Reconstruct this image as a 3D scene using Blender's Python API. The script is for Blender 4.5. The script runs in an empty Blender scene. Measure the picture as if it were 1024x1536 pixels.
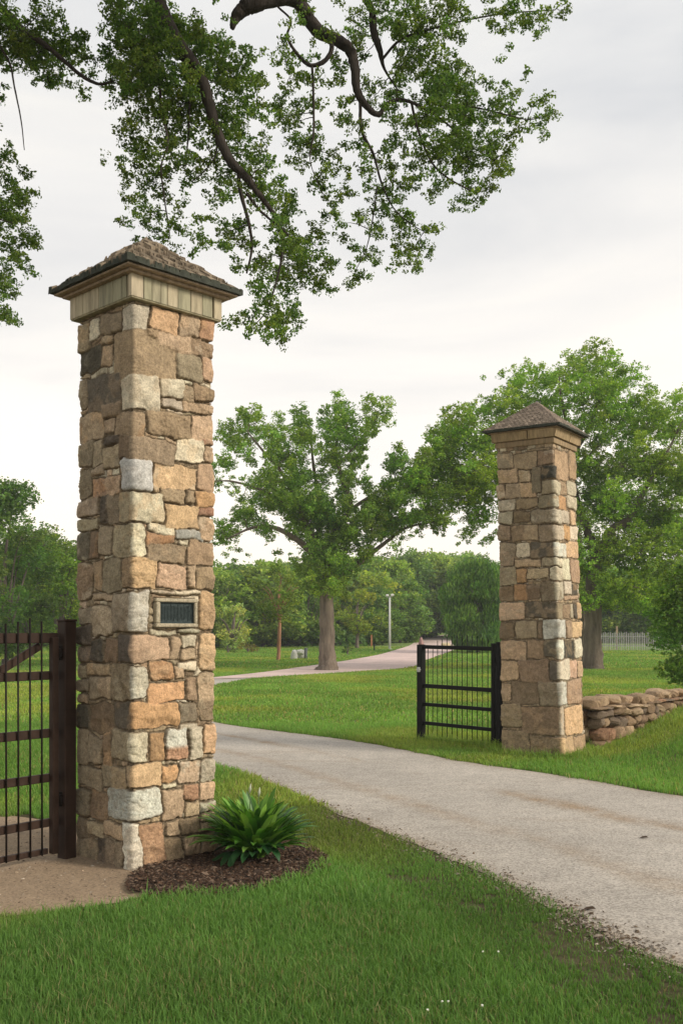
import bpy, math, random
import numpy as np
from mathutils import Vector
R = math.radians
rng = np.random.default_rng(7)
random.seed(7)
COL = bpy.context.scene.collection
F = 1500.0; HZ = 945.0; CH = 1.6

# ------------------------------------------------------------ helpers
def ss(t):
    t = np.clip(t, 0, 1); return t*t*(3-2*t)

def hash2(ix, iy, seed):
    h = (ix.astype(np.int64)*374761393 + iy.astype(np.int64)*668265263 + seed*1442695041) & 0x7fffffff
    h = ((h ^ (h >> 13))*1274126177) & 0x7fffffff
    return ((h ^ (h >> 16)) & 0xffff)/65535.0

def vnoise(x, y, seed=0):
    x = np.asarray(x, float); y = np.asarray(y, float)
    ix = np.floor(x); iy = np.floor(y); fx = x-ix; fy = y-iy
    fx = fx*fx*(3-2*fx); fy = fy*fy*(3-2*fy)
    a = hash2(ix, iy, seed); b = hash2(ix+1, iy, seed); c = hash2(ix, iy+1, seed); d = hash2(ix+1, iy+1, seed)
    return (a*(1-fx)+b*fx)*(1-fy)+(c*(1-fx)+d*fx)*fy

def fbm(x, y, seed=0, o=4):
    s = 0; a = .5; t = 0
    for i in range(o):
        s = s + a*vnoise(x*2**i+i*17.3, y*2**i-i*9.1, seed+i); t += a; a *= .5
    return s/t

def tag(o, label=None, cat=None, group=None, kind=None):
    if label: o['label'] = label
    if cat: o['category'] = cat
    if group: o['group'] = group
    if kind: o['kind'] = kind
    return o

def empty(name, loc=(0, 0, 0), rz=0):
    o = bpy.data.objects.new(name, None); COL.objects.link(o)
    o.location = loc; o.rotation_euler = (0, 0, rz); o.empty_display_size = .2
    return o

def mesh_obj(name, V, faces, mat, parent=None, cols=None, smooth=False, loc=None):
    """faces: list of int arrays (each n x k)."""
    me = bpy.data.meshes.new(name)
    V = np.asarray(V, np.float32)
    if not isinstance(faces, (list, tuple)): faces = [faces]
    faces = [np.asarray(f, np.int32) for f in faces if len(f)]
    nl = sum(f.size for f in faces); nf = sum(len(f) for f in faces)
    me.vertices.add(len(V)); me.vertices.foreach_set('co', V.ravel())
    me.loops.add(nl); me.polygons.add(nf)
    me.loops.foreach_set('vertex_index', np.concatenate([f.ravel() for f in faces]))
    st = []; off = 0
    for f in faces:
        k = f.shape[1]; st.append(off+np.arange(len(f))*k); off += f.size
    me.polygons.foreach_set('loop_start', np.concatenate(st).astype(np.int32))
    me.polygons.foreach_set('use_smooth', np.full(nf, smooth))
    me.update(calc_edges=True); me.validate()
    if cols is not None:
        a = me.color_attributes.new('Col', 'FLOAT_COLOR', 'POINT')
        c = np.ones((len(V), 4), np.float32); c[:, :3] = cols
        a.data.foreach_set('color', c.ravel())
    if mat: me.materials.append(mat)
    o = bpy.data.objects.new(name, me); COL.objects.link(o)
    if parent: o.parent = parent
    if loc is not None: o.location = loc
    return o

class MB:
    """collects polygons, builds ONE mesh object"""
    def __init__(s): s.v = []; s.f = []; s.c = []; s.n = 0
    def add(s, V, Fs, col=(.5, .5, .5)):
        V = np.asarray(V, float)
        for f in Fs: s.f.append([i+s.n for i in f])
        s.v.append(V); s.n += len(V)
        c = np.asarray(col, float)
        if c.ndim == 1: c = np.tile(c, (len(V), 1))
        s.c.append(c)
    def box(s, c, size, rz=0, col=(.5, .5, .5), bev=0.0, M=None):
        hx, hy, hz = [q/2 for q in size]; b = min(bev, hx*.45, hy*.45, hz*.45)
        if b <= 0:
            P = [(x*hx, y*hy, z*hz) for x in (-1, 1) for y in (-1, 1) for z in (-1, 1)]
            Fs = [(0, 1, 3, 2), (4, 6, 7, 5), (0, 4, 5, 1), (2, 3, 7, 6), (0, 2, 6, 4), (1, 5, 7, 3)]
        else:
            P = []; idx = {}
            for x in (-1, 1):
                for y in (-1, 1):
                    for z in (-1, 1):
                        for a in range(3):
                            p = [x*(hx-b), y*(hy-b), z*(hz-b)]
                            p[a] = (x*hx, y*hy, z*hz)[a]
                            idx[(x, y, z, a)] = len(P); P.append(p)
            Fs = []
            for a in range(3):
                o = [k for k in range(3) if k != a]
                for sg in (-1, 1):
                    q = []
                    for (u, w) in ((-1, -1), (1, -1), (1, 1), (-1, 1)):
                        k = [0, 0, 0]; k[a] = sg; k[o[0]] = u; k[o[1]] = w
                        q.append(idx[(k[0], k[1], k[2], a)])
                    flip = (sg > 0) ^ (a != 1)
                    Fs.append(q[::-1] if flip else q)
            for a in range(3):
                o = [k for k in range(3) if k != a]
                for s1 in (-1, 1):
                    for s2 in (-1, 1):
                        k0 = [0, 0, 0]; k1 = [0, 0, 0]; k0[a] = -1; k1[a] = 1
                        for k in (k0, k1): k[o[0]] = s1; k[o[1]] = s2
                        Fs.append([idx[(*k0, o[0])], idx[(*k1, o[0])], idx[(*k1, o[1])], idx[(*k0, o[1])]])
            for x in (-1, 1):
                for y in (-1, 1):
                    for z in (-1, 1): Fs.append([idx[(x, y, z, 0)], idx[(x, y, z, 1)], idx[(x, y, z, 2)]])
        P = np.array(P, float)
        if M is not None: P = P @ np.array(M).T
        cr, sr = math.cos(rz), math.sin(rz)
        P = np.stack([P[:, 0]*cr-P[:, 1]*sr, P[:, 0]*sr+P[:, 1]*cr, P[:, 2]], 1)+np.array(c, float)
        s.add(P, Fs, col)
    def bar(s, a, b, w, h=None, col=(.5, .5, .5), up=(0, 0, 1), bev=.0):
        """square bar from a to b"""
        a = np.array(a, float); b = np.array(b, float); d = b-a; L = np.linalg.norm(d); d /= L
        up = np.array(up, float)
        if abs(d@up) > .98: up = np.array((1., 0, 0))
        x = np.cross(d, up); x /= np.linalg.norm(x); z = np.cross(x, d)
        M = np.stack([x, d, z], 1)
        s.box((a+b)/2, (w, L, h or w), 0, col, bev, M)
    def tube(s, pts, rad, k=8, col=(.5, .5, .5), cap=True, rough=False):
        pts = np.array(pts, float); n = len(pts); rad = np.broadcast_to(np.array(rad, float), (n,))
        T = np.gradient(pts, axis=0); T /= np.linalg.norm(T, axis=1)[:, None]+1e-9
        up = np.array((0, 0, 1.)) if abs(T[0][2]) < .9 else np.array((1., 0, 0))
        x = np.cross(T[0], up); x /= np.linalg.norm(x); P = []
        an = np.arange(k)*2*math.pi/k
        for i in range(n):
            x = x-T[i]*(x@T[i]); x /= np.linalg.norm(x)+1e-9; y = np.cross(T[i], x)
            lump = 1+(.16*(vnoise(np.cos(an)*1.6+7, np.sin(an)*1.6+i*.45, 5)-.5)+.10*(vnoise(np.cos(an)*4+3, np.sin(an)*4+i*.9, 6)-.5) if (rough and rad[i] > .025) else 0*an); P.append(pts[i]+(rad[i]*lump)[:, None]*(np.cos(an)[:, None]*x+np.sin(an)[:, None]*y))
        P = np.concatenate(P); Fs = []
        for i in range(n-1):
            for j in range(k):
                a = i*k+j; b = i*k+(j+1) % k; Fs.append((a, b, b+k, a+k))
        if cap: Fs.append(tuple(range(k))[::-1]); Fs.append(tuple((n-1)*k+j for j in range(k)))
        s.add(P, Fs, col)
    def build(s, name, mat, parent=None, smooth=False, loc=None):
        V = np.concatenate(s.v); by = {}
        for f in s.f: by.setdefault(len(f), []).append(f)
        return mesh_obj(name, V, [np.array(q) for q in by.values()], mat, parent, np.concatenate(s.c), smooth, loc)

def catmull(P, per=6):
    P = np.array(P, float); out = []
    Q = np.vstack([2*P[0]-P[1], P, 2*P[-1]-P[-2]])
    for i in range(1, len(Q)-2):
        for t in np.linspace(0, 1, per, endpoint=False):
            a, b, c, d = Q[i-1], Q[i], Q[i+1], Q[i+2]
            out.append(.5*(2*b+(c-a)*t+(2*a-5*b+4*c-d)*t*t+(3*b-a-3*c+d)*t**3))
    out.append(Q[-2]); return np.array(out)

def px(x, y, Y):                    # point at distance Y seen at photo position x, y
    return np.array(((x-512)/F*Y, Y, CH-(y-HZ)/F*Y))
def gp(x, y):                       # ground point (flat part)
    Y = CH*F/(y-HZ); return ((x-512)/F*Y, Y)

# ------------------------------------------------------------ materials
def newmat(name):
    m = bpy.data.materials.new(name); m.use_nodes = True
    nt = m.node_tree; nt.nodes.clear()
    out = nt.nodes.new('ShaderNodeOutputMaterial'); b = nt.nodes.new('ShaderNodeBsdfPrincipled')
    nt.links.new(b.outputs[0], out.inputs[0]); return m, nt, b, out
def node(nt, t, **kw):
    n = nt.nodes.new(t)
    for k, v in kw.items():
        if k in n.inputs: n.inputs[k].default_value = v
        else: setattr(n, k, v)
    return n
def noise(nt, co, scale, detail=4, rough=.55, dist=0):
    n = nt.nodes.new('ShaderNodeTexNoise'); n.inputs['Scale'].default_value = scale
    n.inputs['Detail'].default_value = detail; n.inputs['Roughness'].default_value = rough; n.inputs['Distortion'].default_value = dist
    nt.links.new(co, n.inputs['Vector']); return n.outputs[0]
def ramp(nt, v, pts):
    r = nt.nodes.new('ShaderNodeValToRGB'); e = r.color_ramp.elements
    while len(e) < len(pts): e.new(.5)
    for q, (p, c) in zip(e, pts):
        q.position = p; q.color = (*c, 1) if isinstance(c, (tuple, list)) else (c, c, c, 1)
    nt.links.new(v, r.inputs[0]); return r.outputs[0]
def mix(nt, a, b, f, mode='MIX'):
    m = nt.nodes.new('ShaderNodeMix'); m.data_type = 'RGBA'; m.blend_type = mode
    for sock, v in ((m.inputs[0], f), (m.inputs[6], a), (m.inputs[7], b)):
        if hasattr(v, 'type') and hasattr(v, 'node'): nt.links.new(v, sock)
        elif isinstance(v, (tuple, list)): sock.default_value = (*v, 1)
        else: sock.default_value = v
    return m.outputs[2]
def bump(nt, b, h, strength=.4, dist=.01):
    n = nt.nodes.new('ShaderNodeBump'); n.inputs['Strength'].default_value = strength; n.inputs['Distance'].default_value = dist
    nt.links.new(h, n.inputs['Height']); nt.links.new(n.outputs[0], b.inputs['Normal'])
def coord(nt): return nt.nodes.new('ShaderNodeTexCoord').outputs['Object']
def attr(nt): a = nt.nodes.new('ShaderNodeAttribute'); a.attribute_name = 'Col'; return a.outputs[0]

def mat_stone():
    m, nt, b, o = newmat('rough_stone'); co = coord(nt); c = attr(nt)
    n1 = ramp(nt, noise(nt, co, 24, 8, .75), [(.3, .66), (.7, 1.3)])
    c = mix(nt, c, n1, 1.0, 'MULTIPLY')
    n2 = ramp(nt, noise(nt, co, 95, 5, .8), [(.34, .55), (.5, 1.0), (.68, 1.45)])
    c = mix(nt, c, n2, .8, 'MULTIPLY')
    st = ramp(nt, noise(nt, co, 13, 8, .8, .3), [(.56, 0.0), (.72, .5)])
    c = mix(nt, c, (.085, .07, .045), st)                       # dark lichen blotches
    st2 = ramp(nt, noise(nt, co, 9, 5, .75, .4), [(.64, 0.0), (.8, .45)])
    c = mix(nt, c, (.47, .25, .10), st2)                        # iron stain
    nt.links.new(c, b.inputs['Base Color']); b.inputs['Roughness'].default_value = .92
    b.inputs['Specular IOR Level'].default_value = .25
    h = mix(nt, noise(nt, co, 60, 8, .7), noise(nt, co, 200, 4, .6), .35)
    bump(nt, b, h, .8, .012); return m
def mat_vc(name, var=.25, sc=8, rough=.8, bs=.3, bd=.005, bsc=60, stretch=None, spec=.3):
    m, nt, b, o = newmat(name); co = coord(nt)
    if stretch:
        mp = nt.nodes.new('ShaderNodeMapping'); mp.inputs['Scale'].default_value = stretch; nt.links.new(co, mp.inputs[0]); co = mp.outputs[0]
    c = mix(nt, attr(nt), ramp(nt, noise(nt, co, sc, 6, .65), [(.3, 1-var), (.7, 1+var)]), 1.0, 'MULTIPLY')
    nt.links.new(c, b.inputs['Base Color']); b.inputs['Roughness'].default_value = rough
    b.inputs['Specular IOR Level'].default_value = spec
    bump(nt, b, noise(nt, co, bsc, 6, .65), bs, bd); return m
def mat_leaf(name, trans=.48, rough=.55, spec=.3):
    m, nt, b, o = newmat(name); c = attr(nt)
    nt.links.new(c, b.inputs['Base Color']); b.inputs['Roughness'].default_value = rough
    b.inputs['Specular IOR Level'].default_value = spec
    t = nt.nodes.new('ShaderNodeBsdfTranslucent'); tc = mix(nt, c, (1.25, 1.3, .6), 1.0, 'MULTIPLY'); nt.links.new(tc, t.inputs[0])
    mx = nt.nodes.new('ShaderNodeMixShader'); mx.inputs[0].default_value = trans
    nt.links.new(b.outputs[0], mx.inputs[1]); nt.links.new(t.outputs[0], mx.inputs[2]); nt.links.new(mx.outputs[0], o.inputs[0])
    return m
def mat_road(name, base, stain, pebble, track=False):
    m, nt, b, o = newmat(name); co = coord(nt)
    big = ramp(nt, noise(nt, co, .5, 5, .6), [(.35, .86), (.65, 1.1)])
    c = mix(nt, base, big, 1.0, 'MULTIPLY')
    c = mix(nt, c, ramp(nt, noise(nt, co, 5, 6, .7), [(.3, .88), (.7, 1.1)]), 1.0, 'MULTIPLY')
    mp = nt.nodes.new('ShaderNodeMapping'); mp.inputs['Rotation'].default_value = (0, 0, R(52)); mp.inputs['Scale'].default_value = (.28, 1.6, 1)
    nt.links.new(co, mp.inputs[0])
    s = ramp(nt, noise(nt, mp.outputs[0], .9, 6, .7, .5), [(.54, 0.0), (.72, .45)])
    c = mix(nt, c, stain, s)
    if track:
        tm = mix(nt, attr(nt), ramp(nt, noise(nt, co, 3.5, 8, .75), [(.34, .15), (.6, 1.0)]), 1.0, 'MULTIPLY'); c = mix(nt, c, (.30, .215, .135), tm)
    v = nt.nodes.new('ShaderNodeTexVoronoi'); v.inputs['Scale'].default_value = 85; nt.links.new(co, v.inputs[0])
    c = mix(nt, c, ramp(nt, v.outputs['Color'], [(.15, .62), (.5, 1.0), (.85, 1.3)]), pebble, 'MULTIPLY')
    # hairline cracks
    vc = nt.nodes.new('ShaderNodeTexVoronoi'); vc.feature = 'DISTANCE_TO_EDGE'; vc.inputs['Scale'].default_value = .33
    wv = nt.nodes.new('ShaderNodeVectorMath'); wv.operation = 'ADD'
    nn = nt.nodes.new('ShaderNodeTexNoise'); nn.inputs['Scale'].default_value = 2.2; nn.inputs['Detail'].default_value = 6; nt.links.new(co, nn.inputs[0])
    nt.links.new(co, wv.inputs[0]); nt.links.new(nn.outputs['Color'], wv.inputs[1]); nt.links.new(wv.outputs[0], vc.inputs[0])
    cr = ramp(nt, vc.outputs[0], [(.0, .5), (.006, 0.0)])
    gate = ramp(nt, noise(nt, co, .4, 3, .5), [(.5, 0.0), (.62, .6)])
    crk = mix(nt, cr, gate, 1.0, 'MULTIPLY')
    c = mix(nt, c, (.12, .10, .07), crk)
    nt.links.new(c, b.inputs['Base Color']); b.inputs['Roughness'].default_value = .93; b.inputs['Specular IOR Level'].default_value = .2
    bump(nt, b, mix(nt, v.outputs['Distance'], noise(nt, co, 30, 6, .7), .5), .45, .006); return m
def mat_ground():
    m, nt, b, o = newmat('lawn'); co = coord(nt); c = attr(nt)
    c = mix(nt, c, ramp(nt, noise(nt, co, .35, 6, .6), [(.3, .78), (.7, 1.22)]), 1.0, 'MULTIPLY')
    mp = nt.nodes.new('ShaderNodeMapping'); mp.inputs['Rotation'].default_value = (0, 0, R(-14)); mp.inputs['Scale'].default_value = (.12, .9, 1)
    nt.links.new(co, mp.inputs[0])
    c = mix(nt, c, ramp(nt, noise(nt, mp.outputs[0], 1, 3, .5), [(.35, .86), (.65, 1.14)]), 1.0, 'MULTIPLY')
    c = mix(nt, c, (.13, .13, .045), ramp(nt, noise(nt, co, .9, 6, .7, .3), [(.58, 0.0), (.75, .5)]))
    c = mix(nt, c, ramp(nt, noise(nt, co, 9, 8, .8), [(.3, .6), (.7, 1.4)]), 1.0, 'MULTIPLY')
    nt.links.new(c, b.inputs['Base Color']); b.inputs['Roughness'].default_value = 1; b.inputs['Specular IOR Level'].default_value = .05
    bump(nt, b, noise(nt, co, 14, 8, .8), .8, .05); return m
def mat_plain(name, col, rough=.5, metal=0, var=.15, sc=20, bs=.15):
    m, nt, b, o = newmat(name); co = coord(nt)
    c = mix(nt, col, ramp(nt, noise(nt, co, sc, 5, .6), [(.3, 1-var), (.7, 1+var)]), 1.0, 'MULTIPLY')
    nt.links.new(c, b.inputs['Base Color']); b.inputs['Roughness'].default_value = rough; b.inputs['Metallic'].default_value = metal; b.inputs['Specular IOR Level'].default_value = .2
    bump(nt, b, noise(nt, co, sc*5, 4, .6), bs, .003); return m

M_STONE = mat_stone()
M_BOARD = mat_vc('weathered_board', .35, 3, .85, .5, .004, 18, (9, 9, 1))
M_SHING = mat_vc('weathered_shingle', .3, 22, .95, .5, .005, 50)
M_BARK = mat_vc('bark', .5, 6, .95, 1.0, .04, 9, (1, 1, .22))
M_LEAF = mat_leaf('leaf'); M_BLADE = mat_leaf('grass_blade', .4, .6, .15); M_HOSTA = mat_leaf('strap_leaf', .25, .4, .4)
M_GROUND = mat_ground()
M_ROAD = mat_road('worn_asphalt', (.44, .40, .35), (.34, .27, .20), .8, True)
M_PATH = mat_road('pink_gravel', (.62, .48, .44), (.58, .42, .36), .25)
M_PAD = mat_road('gravel_dirt', (.33, .245, .165), (.50, .34, .20), .6)
M_MULCH = mat_vc('mulch', .5, 30, 1, 1.0, .02, 50)
M_BROWN = mat_plain('brown_paint', (.040, .023, .016), .55, 0, .35, 7, .3)
M_BLACK = mat_plain('black_paint', (.005, .005, .005), .6, 0, .2)
M_RUST = mat_plain('dark_iron', (.016, .011, .009), .6, .3, .3)
M_GALV = mat_plain('pale_galvanised_steel', (.55, .55, .53), .5, 0, .1)
M_BRONZE = mat_plain('dark_bronze', (.045, .06, .06), .5, .5, .4, 60, .3)
M_WHITE = mat_plain('off_white', (.7, .68, .66), .6, 0, .1)
M_PICKET = mat_vc('grey_picket', .25, 10, .9, .3, .004, 30)

# ------------------------------------------------------------ ground and layout
NEAR_EDGE = [(8, -2), (4.5, 1), (2.6, 3.0), (1.6, 4.68), (1.36, 5.27), (1.22, 5.78), (.85, 6.76), (.256, 8.0), (-.63, 10.1), (-1.48, 11.7), (-2.6, 12.7), (-3.5, 14.2), (-4.4, 17), (-5.15, 20), (-6.1, 24), (-6.6, 28), (-6.0, 31.2), (-4.3, 34), (-1.8, 43), (.3, 52), (2.6, 64), (5.0, 78), (7.4, 95), (11.4, 112), (20, 130)]
FAR_EDGE = [(12, 1), (8, 4.6), (5, 7.6), (3.3, 9.6), (2.9, 10.2), (2.46, 10.9), (1.52, 12.1), (.45, 14.0), (-.64, 15.4), (-1.7, 16.6), (-2.3, 17.6), (-2.5, 18.6), (-2.65, 20.5), (-3.3, 24), (-3.75, 27), (-3.5, 30), (-2.6, 34), (.3, 38.5), (2.9, 43), (4.7, 54), (7.6, 69), (11.5, 85), (15, 98), (20, 110), (27, 122)]
NE = catmull([(*p, 0) for p in NEAR_EDGE], 8)[:, :2]; FE = catmull([(*p, 0) for p in FAR_EDGE], 8)[:, :2]
SPLIT = 16*8      # index where the drive becomes the pink path

def seg_dist(x, y, P):
    d = np.full(np.shape(x), 1e9)
    for a, b in zip(P[:-1], P[1:]):
        v = b-a; L = v@v+1e-9
        t = np.clip(((x-a[0])*v[0]+(y-a[1])*v[1])/L, 0, 1)
        d = np.minimum(d, np.hypot(x-a[0]-t*v[0], y-a[1]-t*v[1]))
    return d
def inpoly(x, y, P):
    c = np.zeros(np.shape(x), bool); n = len(P); j = n-1
    for i in range(n):
        xi, yi = P[i]; xj, yj = P[j]
        k = ((yi > y) != (yj > y)) & (x < (xj-xi)*(y-yi)/(yj-yi+1e-12)+xi); c ^= k; j = i
    return c
ROADPOLY = np.vstack([NE, FE[::-1]])
def gz(x, y):
    x = np.asarray(x, float); y = np.asarray(y, float)
    z = np.clip((y-45)/65, 0, 1.6)**2
    ye = 9.9-1.25*(x-3.1)
    z = z+.42*ss((x-3.0)/2.6)*ss((y-ye-.9)/3.2)*(1-ss((y-17)/12))
    z = z+.05*ss((y-17)/6)*(fbm(x*.08, y*.08, 5, 2)-.5)*2
    return z

def grid_obj(name, xs, ys, mat, zoff=0, colf=None, mask=None, kind='structure'):
    X, Yg = np.meshgrid(xs, ys); x = X.ravel(); y = Yg.ravel()
    V = np.stack([x, y, gz(x, y)+zoff], 1); nx = len(xs)
    i, j = np.meshgrid(np.arange(nx-1), np.arange(len(ys)-1)); a = (j*nx+i).ravel()
    Q = np.stack([a, a+1, a+nx+1, a+nx], 1)
    o = mesh_obj(name, V, Q, mat, None, colf(x, y) if colf else None, True); o['kind'] = kind; return o
def lawncol(x, y):
    near = np.array((.12, .105, .06)); far = np.array((.20, .28, .085))
    t = ss((y-9)/16)[:, None]; return near*(1-t)+far*t
xs = np.concatenate([np.linspace(-400, -60, 14), np.linspace(-56, -12, 16), np.arange(-11, 13, .3), np.linspace(13.5, 60, 20), np.linspace(70, 400, 12)])
ys = np.concatenate([np.linspace(-60, 2, 10), np.arange(2.3, 30, .3), np.arange(30.5, 130, 1.2), np.linspace(135, 600, 20)])
ground = grid_obj('ground', xs, ys, M_GROUND, 0, lawncol)

def strip(name, A, B, mat, zoff, seg=8, tracks=False):
    n = len(A); V = []; C_ = []
    for k in range(seg+1):
        t = k/seg; P = A*(1-t)+B*t; V.append(np.stack([P[:, 0], P[:, 1], gz(P[:, 0], P[:, 1])+zoff], 1))
        wv_ = .03*(fbm(P[:, 0]*.8, P[:, 1]*.8, 5)-.5); tt = t+wv_; nz = fbm(P[:, 0]*.45+t*3, P[:, 1]*.45, 6, 3)
        a_ = (.95*np.exp(-((tt-.66)/.045)**2)+.5*np.exp(-((tt-.30)/.05)**2))*ss((nz-.36)/.2)+.75*np.exp(-t/.035)+.6*np.exp(-(1-t)/.03); C_.append(np.repeat(np.clip(a_, 0, 1)[:, None], 3, 1))
    V = np.concatenate(V); i, k = np.meshgrid(np.arange(n-1), np.arange(seg)); a = (k*n+i).ravel()
    o = mesh_obj(name, V, np.stack([a, a+1, a+n+1, a+n], 1), mat, None, np.concatenate(C_), True); o['kind'] = 'structure'; return o
wob = lambda P, s, amp: P+np.stack([fbm(P[:, 0]*1.7, P[:, 1]*1.7, s, 3)-.5, fbm(P[:, 0]*1.7+9, P[:, 1]*1.7, s+3, 3)-.5], 1)*amp
def dense(P, k=4): return np.concatenate([np.linspace(a, b, k, endpoint=False) for a, b in zip(P[:-1], P[1:])]+[P[-1:]])
strip('driveway', wob(dense(NE[:SPLIT+1]), 2, .16), wob(dense(FE[:SPLIT+1]), 4, .12), M_ROAD, .006, 48)
strip('path', NE[SPLIT:], FE[SPLIT:], M_PATH, .02)

PADPOLY = np.array([gp(*p) for p in [(-700, 1420), (-250, 1392), (0, 1374), (60, 1371), (130, 1360), (190, 1352), (225, 1340), (250, 1325), (260, 1290), (200, 1262), (110, 1236), (0, 1222), (-300, 1215), (-900, 1220)]])
MULPOLY = np.array([gp(*p) for p in [(196, 1318), (205, 1338), (262, 1348), (330, 1345), (400, 1332), (455, 1318), (494, 1300), (478, 1284), (445, 1266), (400, 1254), (330, 1250), (270, 1258)]])
def fill_poly(name, P, mat, z, step, mound=0, kind='structure', col=None, wobble=.05):
    P = dense(np.vstack([P, P[:1]]), 6)[:-1]; P = wob(P, 31, wobble)
    c = P.mean(0); rings = 10; V = []; n = len(P)
    for r in range(rings+1):
        t = 1-r/rings*.999; Q = c+(P-c)*t
        V.append(np.stack([Q[:, 0], Q[:, 1], 0*Q[:, 0]+z+mound*(1-t**4)+(.006*fbm(Q[:, 0]*9, Q[:, 1]*9, 3) if mound else 0)], 1))
    V = np.concatenate(V); i, k = np.meshgrid(np.arange(n), np.arange(rings)); i = i.ravel(); k = k.ravel()
    Qd = np.stack([k*n+i, k*n+(i+1) % n, (k+1)*n+(i+1) % n, (k+1)*n+i], 1)
    cc = None if col is None else np.tile(col, (len(V), 1))
    o = mesh_obj(name, V, Qd, mat, None, cc, True); o['kind'] = kind; return o
fill_poly('gravel_pad', PADPOLY, M_PAD, .004, .1)
fill_poly('mulch_bed', MULPOLY, M_MULCH, .009, .1, .010, col=(.055, .035, .024))

# mulch chips and loose gravel
def chips(name, n, polyf, zc, size, cols, label, cat):
    xs_, ys_ = polyf(n); n = len(xs_)
    s = size*np.exp(rng.normal(0, .45, n)); a = rng.uniform(0, 6.28, n); tilt = rng.normal(0, .35, n)
    el = rng.uniform(.25, .6, n)
    base = np.array([(-1, -1, 0), (1, -1, 0), (1, 1, 0), (-1, 1, 0), (0, 0, .8)], float)
    V = base[None]*np.stack([s, s*el, s*.6], 1)[:, None]
    z = V[..., 2]+V[..., 0]*np.sin(tilt)[:, None]
    x = V[..., 0]*np.cos(a)[:, None]-V[..., 1]*np.sin(a)[:, None]+xs_[:, None]; y = V[..., 0]*np.sin(a)[:, None]+V[..., 1]*np.cos(a)[:, None]+ys_[:, None]
    V = np.stack([x, y, z+(zc+gz(xs_, ys_))[:, None]], 2).reshape(-1, 3); o5 = np.arange(n)*5
    T = np.concatenate([np.stack([o5+i, o5+(i+1) % 4, o5+4], 1) for i in range(4)])
    c = np.array(cols)[rng.integers(0, len(cols), n)]*rng.uniform(.6, 1.3, (n, 1))
    return tag(mesh_obj(name, V, T, M_MULCH, None, np.repeat(c, 5, 0)), label, cat, kind='stuff')
def samp(P, n, shrink=1.0):
    lo = P.min(0); hi = P.max(0); c = P.mean(0)
    x = rng.uniform(lo[0], hi[0], n); y = rng.uniform(lo[1], hi[1], n)
    Q = c+(P-c)*shrink; k = inpoly(x, y, Q); return x[k], y[k]
chips('bark_mulch', 16000, lambda n: samp(MULPOLY, n, 1.07), .025, .008, [(.07, .04, .025), (.11, .065, .04), (.045, .03, .022), (.2, .14, .1), (.09, .05, .03)], 'brown bark mulch around the plant at the foot of the near pillar', 'mulch')
def edgeband(n):
    i = rng.integers(0, 12*8, n); t = rng.uniform(0, 1, n); P = NE[i]*(1-t)[:, None]+NE[i+1]*t[:, None]; k = (P[:, 1] > 3.5) & (P[:, 1] < 13)
    P = P+rng.normal(0, .09, (n, 2)); return P[k, 0], P[k, 1]
chips('roadside_grit', 9000, edgeband, .008, .006, [(.3, .25, .2), (.2, .15, .10), (.4, .34, .27), (.12, .08, .05)], 'brown grit and dead bits along the worn grass edge of the drive', 'grit')
def nearpad(n):
    x, y = samp(PADPOLY, n); k = (y > 5.0) & (x > -3.2); return x[k], y[k]
chips('loose_gravel', 16000, nearpad, .004, .005, [(.32, .24, .17), (.42, .32, .22), (.22, .16, .11), (.45, .38, .3)], 'loose gravel and grit on the bare ground by the brown gate', 'gravel')

# ------------------------------------------------------------ stone pillars
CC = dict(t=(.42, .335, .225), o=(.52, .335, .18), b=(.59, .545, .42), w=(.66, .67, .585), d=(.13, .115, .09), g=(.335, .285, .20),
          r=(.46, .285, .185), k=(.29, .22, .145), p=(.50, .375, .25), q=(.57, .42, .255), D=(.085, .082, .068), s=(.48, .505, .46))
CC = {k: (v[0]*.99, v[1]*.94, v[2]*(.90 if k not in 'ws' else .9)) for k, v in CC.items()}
def tr(x0, y0, sc, s):
    out = []
    for t in s.split():
        a = t.split(','); c = a[4]
        out.append((x0+int(a[0])*sc, y0+int(a[1])*sc, x0+int(a[2])*sc, y0+int(a[3])*sc, c))
    return out
k4 = 240/1024
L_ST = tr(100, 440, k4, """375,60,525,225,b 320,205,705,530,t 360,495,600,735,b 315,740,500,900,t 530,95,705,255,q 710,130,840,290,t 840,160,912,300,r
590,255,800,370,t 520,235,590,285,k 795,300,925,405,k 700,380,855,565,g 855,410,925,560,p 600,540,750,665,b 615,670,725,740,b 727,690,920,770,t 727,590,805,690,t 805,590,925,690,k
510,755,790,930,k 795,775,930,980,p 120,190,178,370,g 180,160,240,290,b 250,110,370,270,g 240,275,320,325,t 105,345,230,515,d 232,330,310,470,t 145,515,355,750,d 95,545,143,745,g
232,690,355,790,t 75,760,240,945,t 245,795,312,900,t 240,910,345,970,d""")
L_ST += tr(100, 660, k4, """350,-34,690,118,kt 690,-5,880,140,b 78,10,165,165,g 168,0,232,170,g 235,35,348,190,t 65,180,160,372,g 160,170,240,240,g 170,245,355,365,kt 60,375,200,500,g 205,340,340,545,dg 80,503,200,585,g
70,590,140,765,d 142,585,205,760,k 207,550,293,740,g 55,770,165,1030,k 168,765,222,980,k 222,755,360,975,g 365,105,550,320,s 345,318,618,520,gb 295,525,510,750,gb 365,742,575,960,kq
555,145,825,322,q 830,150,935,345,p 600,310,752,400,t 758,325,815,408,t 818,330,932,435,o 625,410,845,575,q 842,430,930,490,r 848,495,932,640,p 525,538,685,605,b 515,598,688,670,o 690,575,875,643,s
510,665,770,785,t 778,645,938,805,p 580,792,770,955,p 773,795,825,960,t 828,808,940,970,k 882,50,932,150,t 868,0,930,45,r 550,290,598,335,t 530,965,690,998,b 690,962,860,1000,b""")
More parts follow.
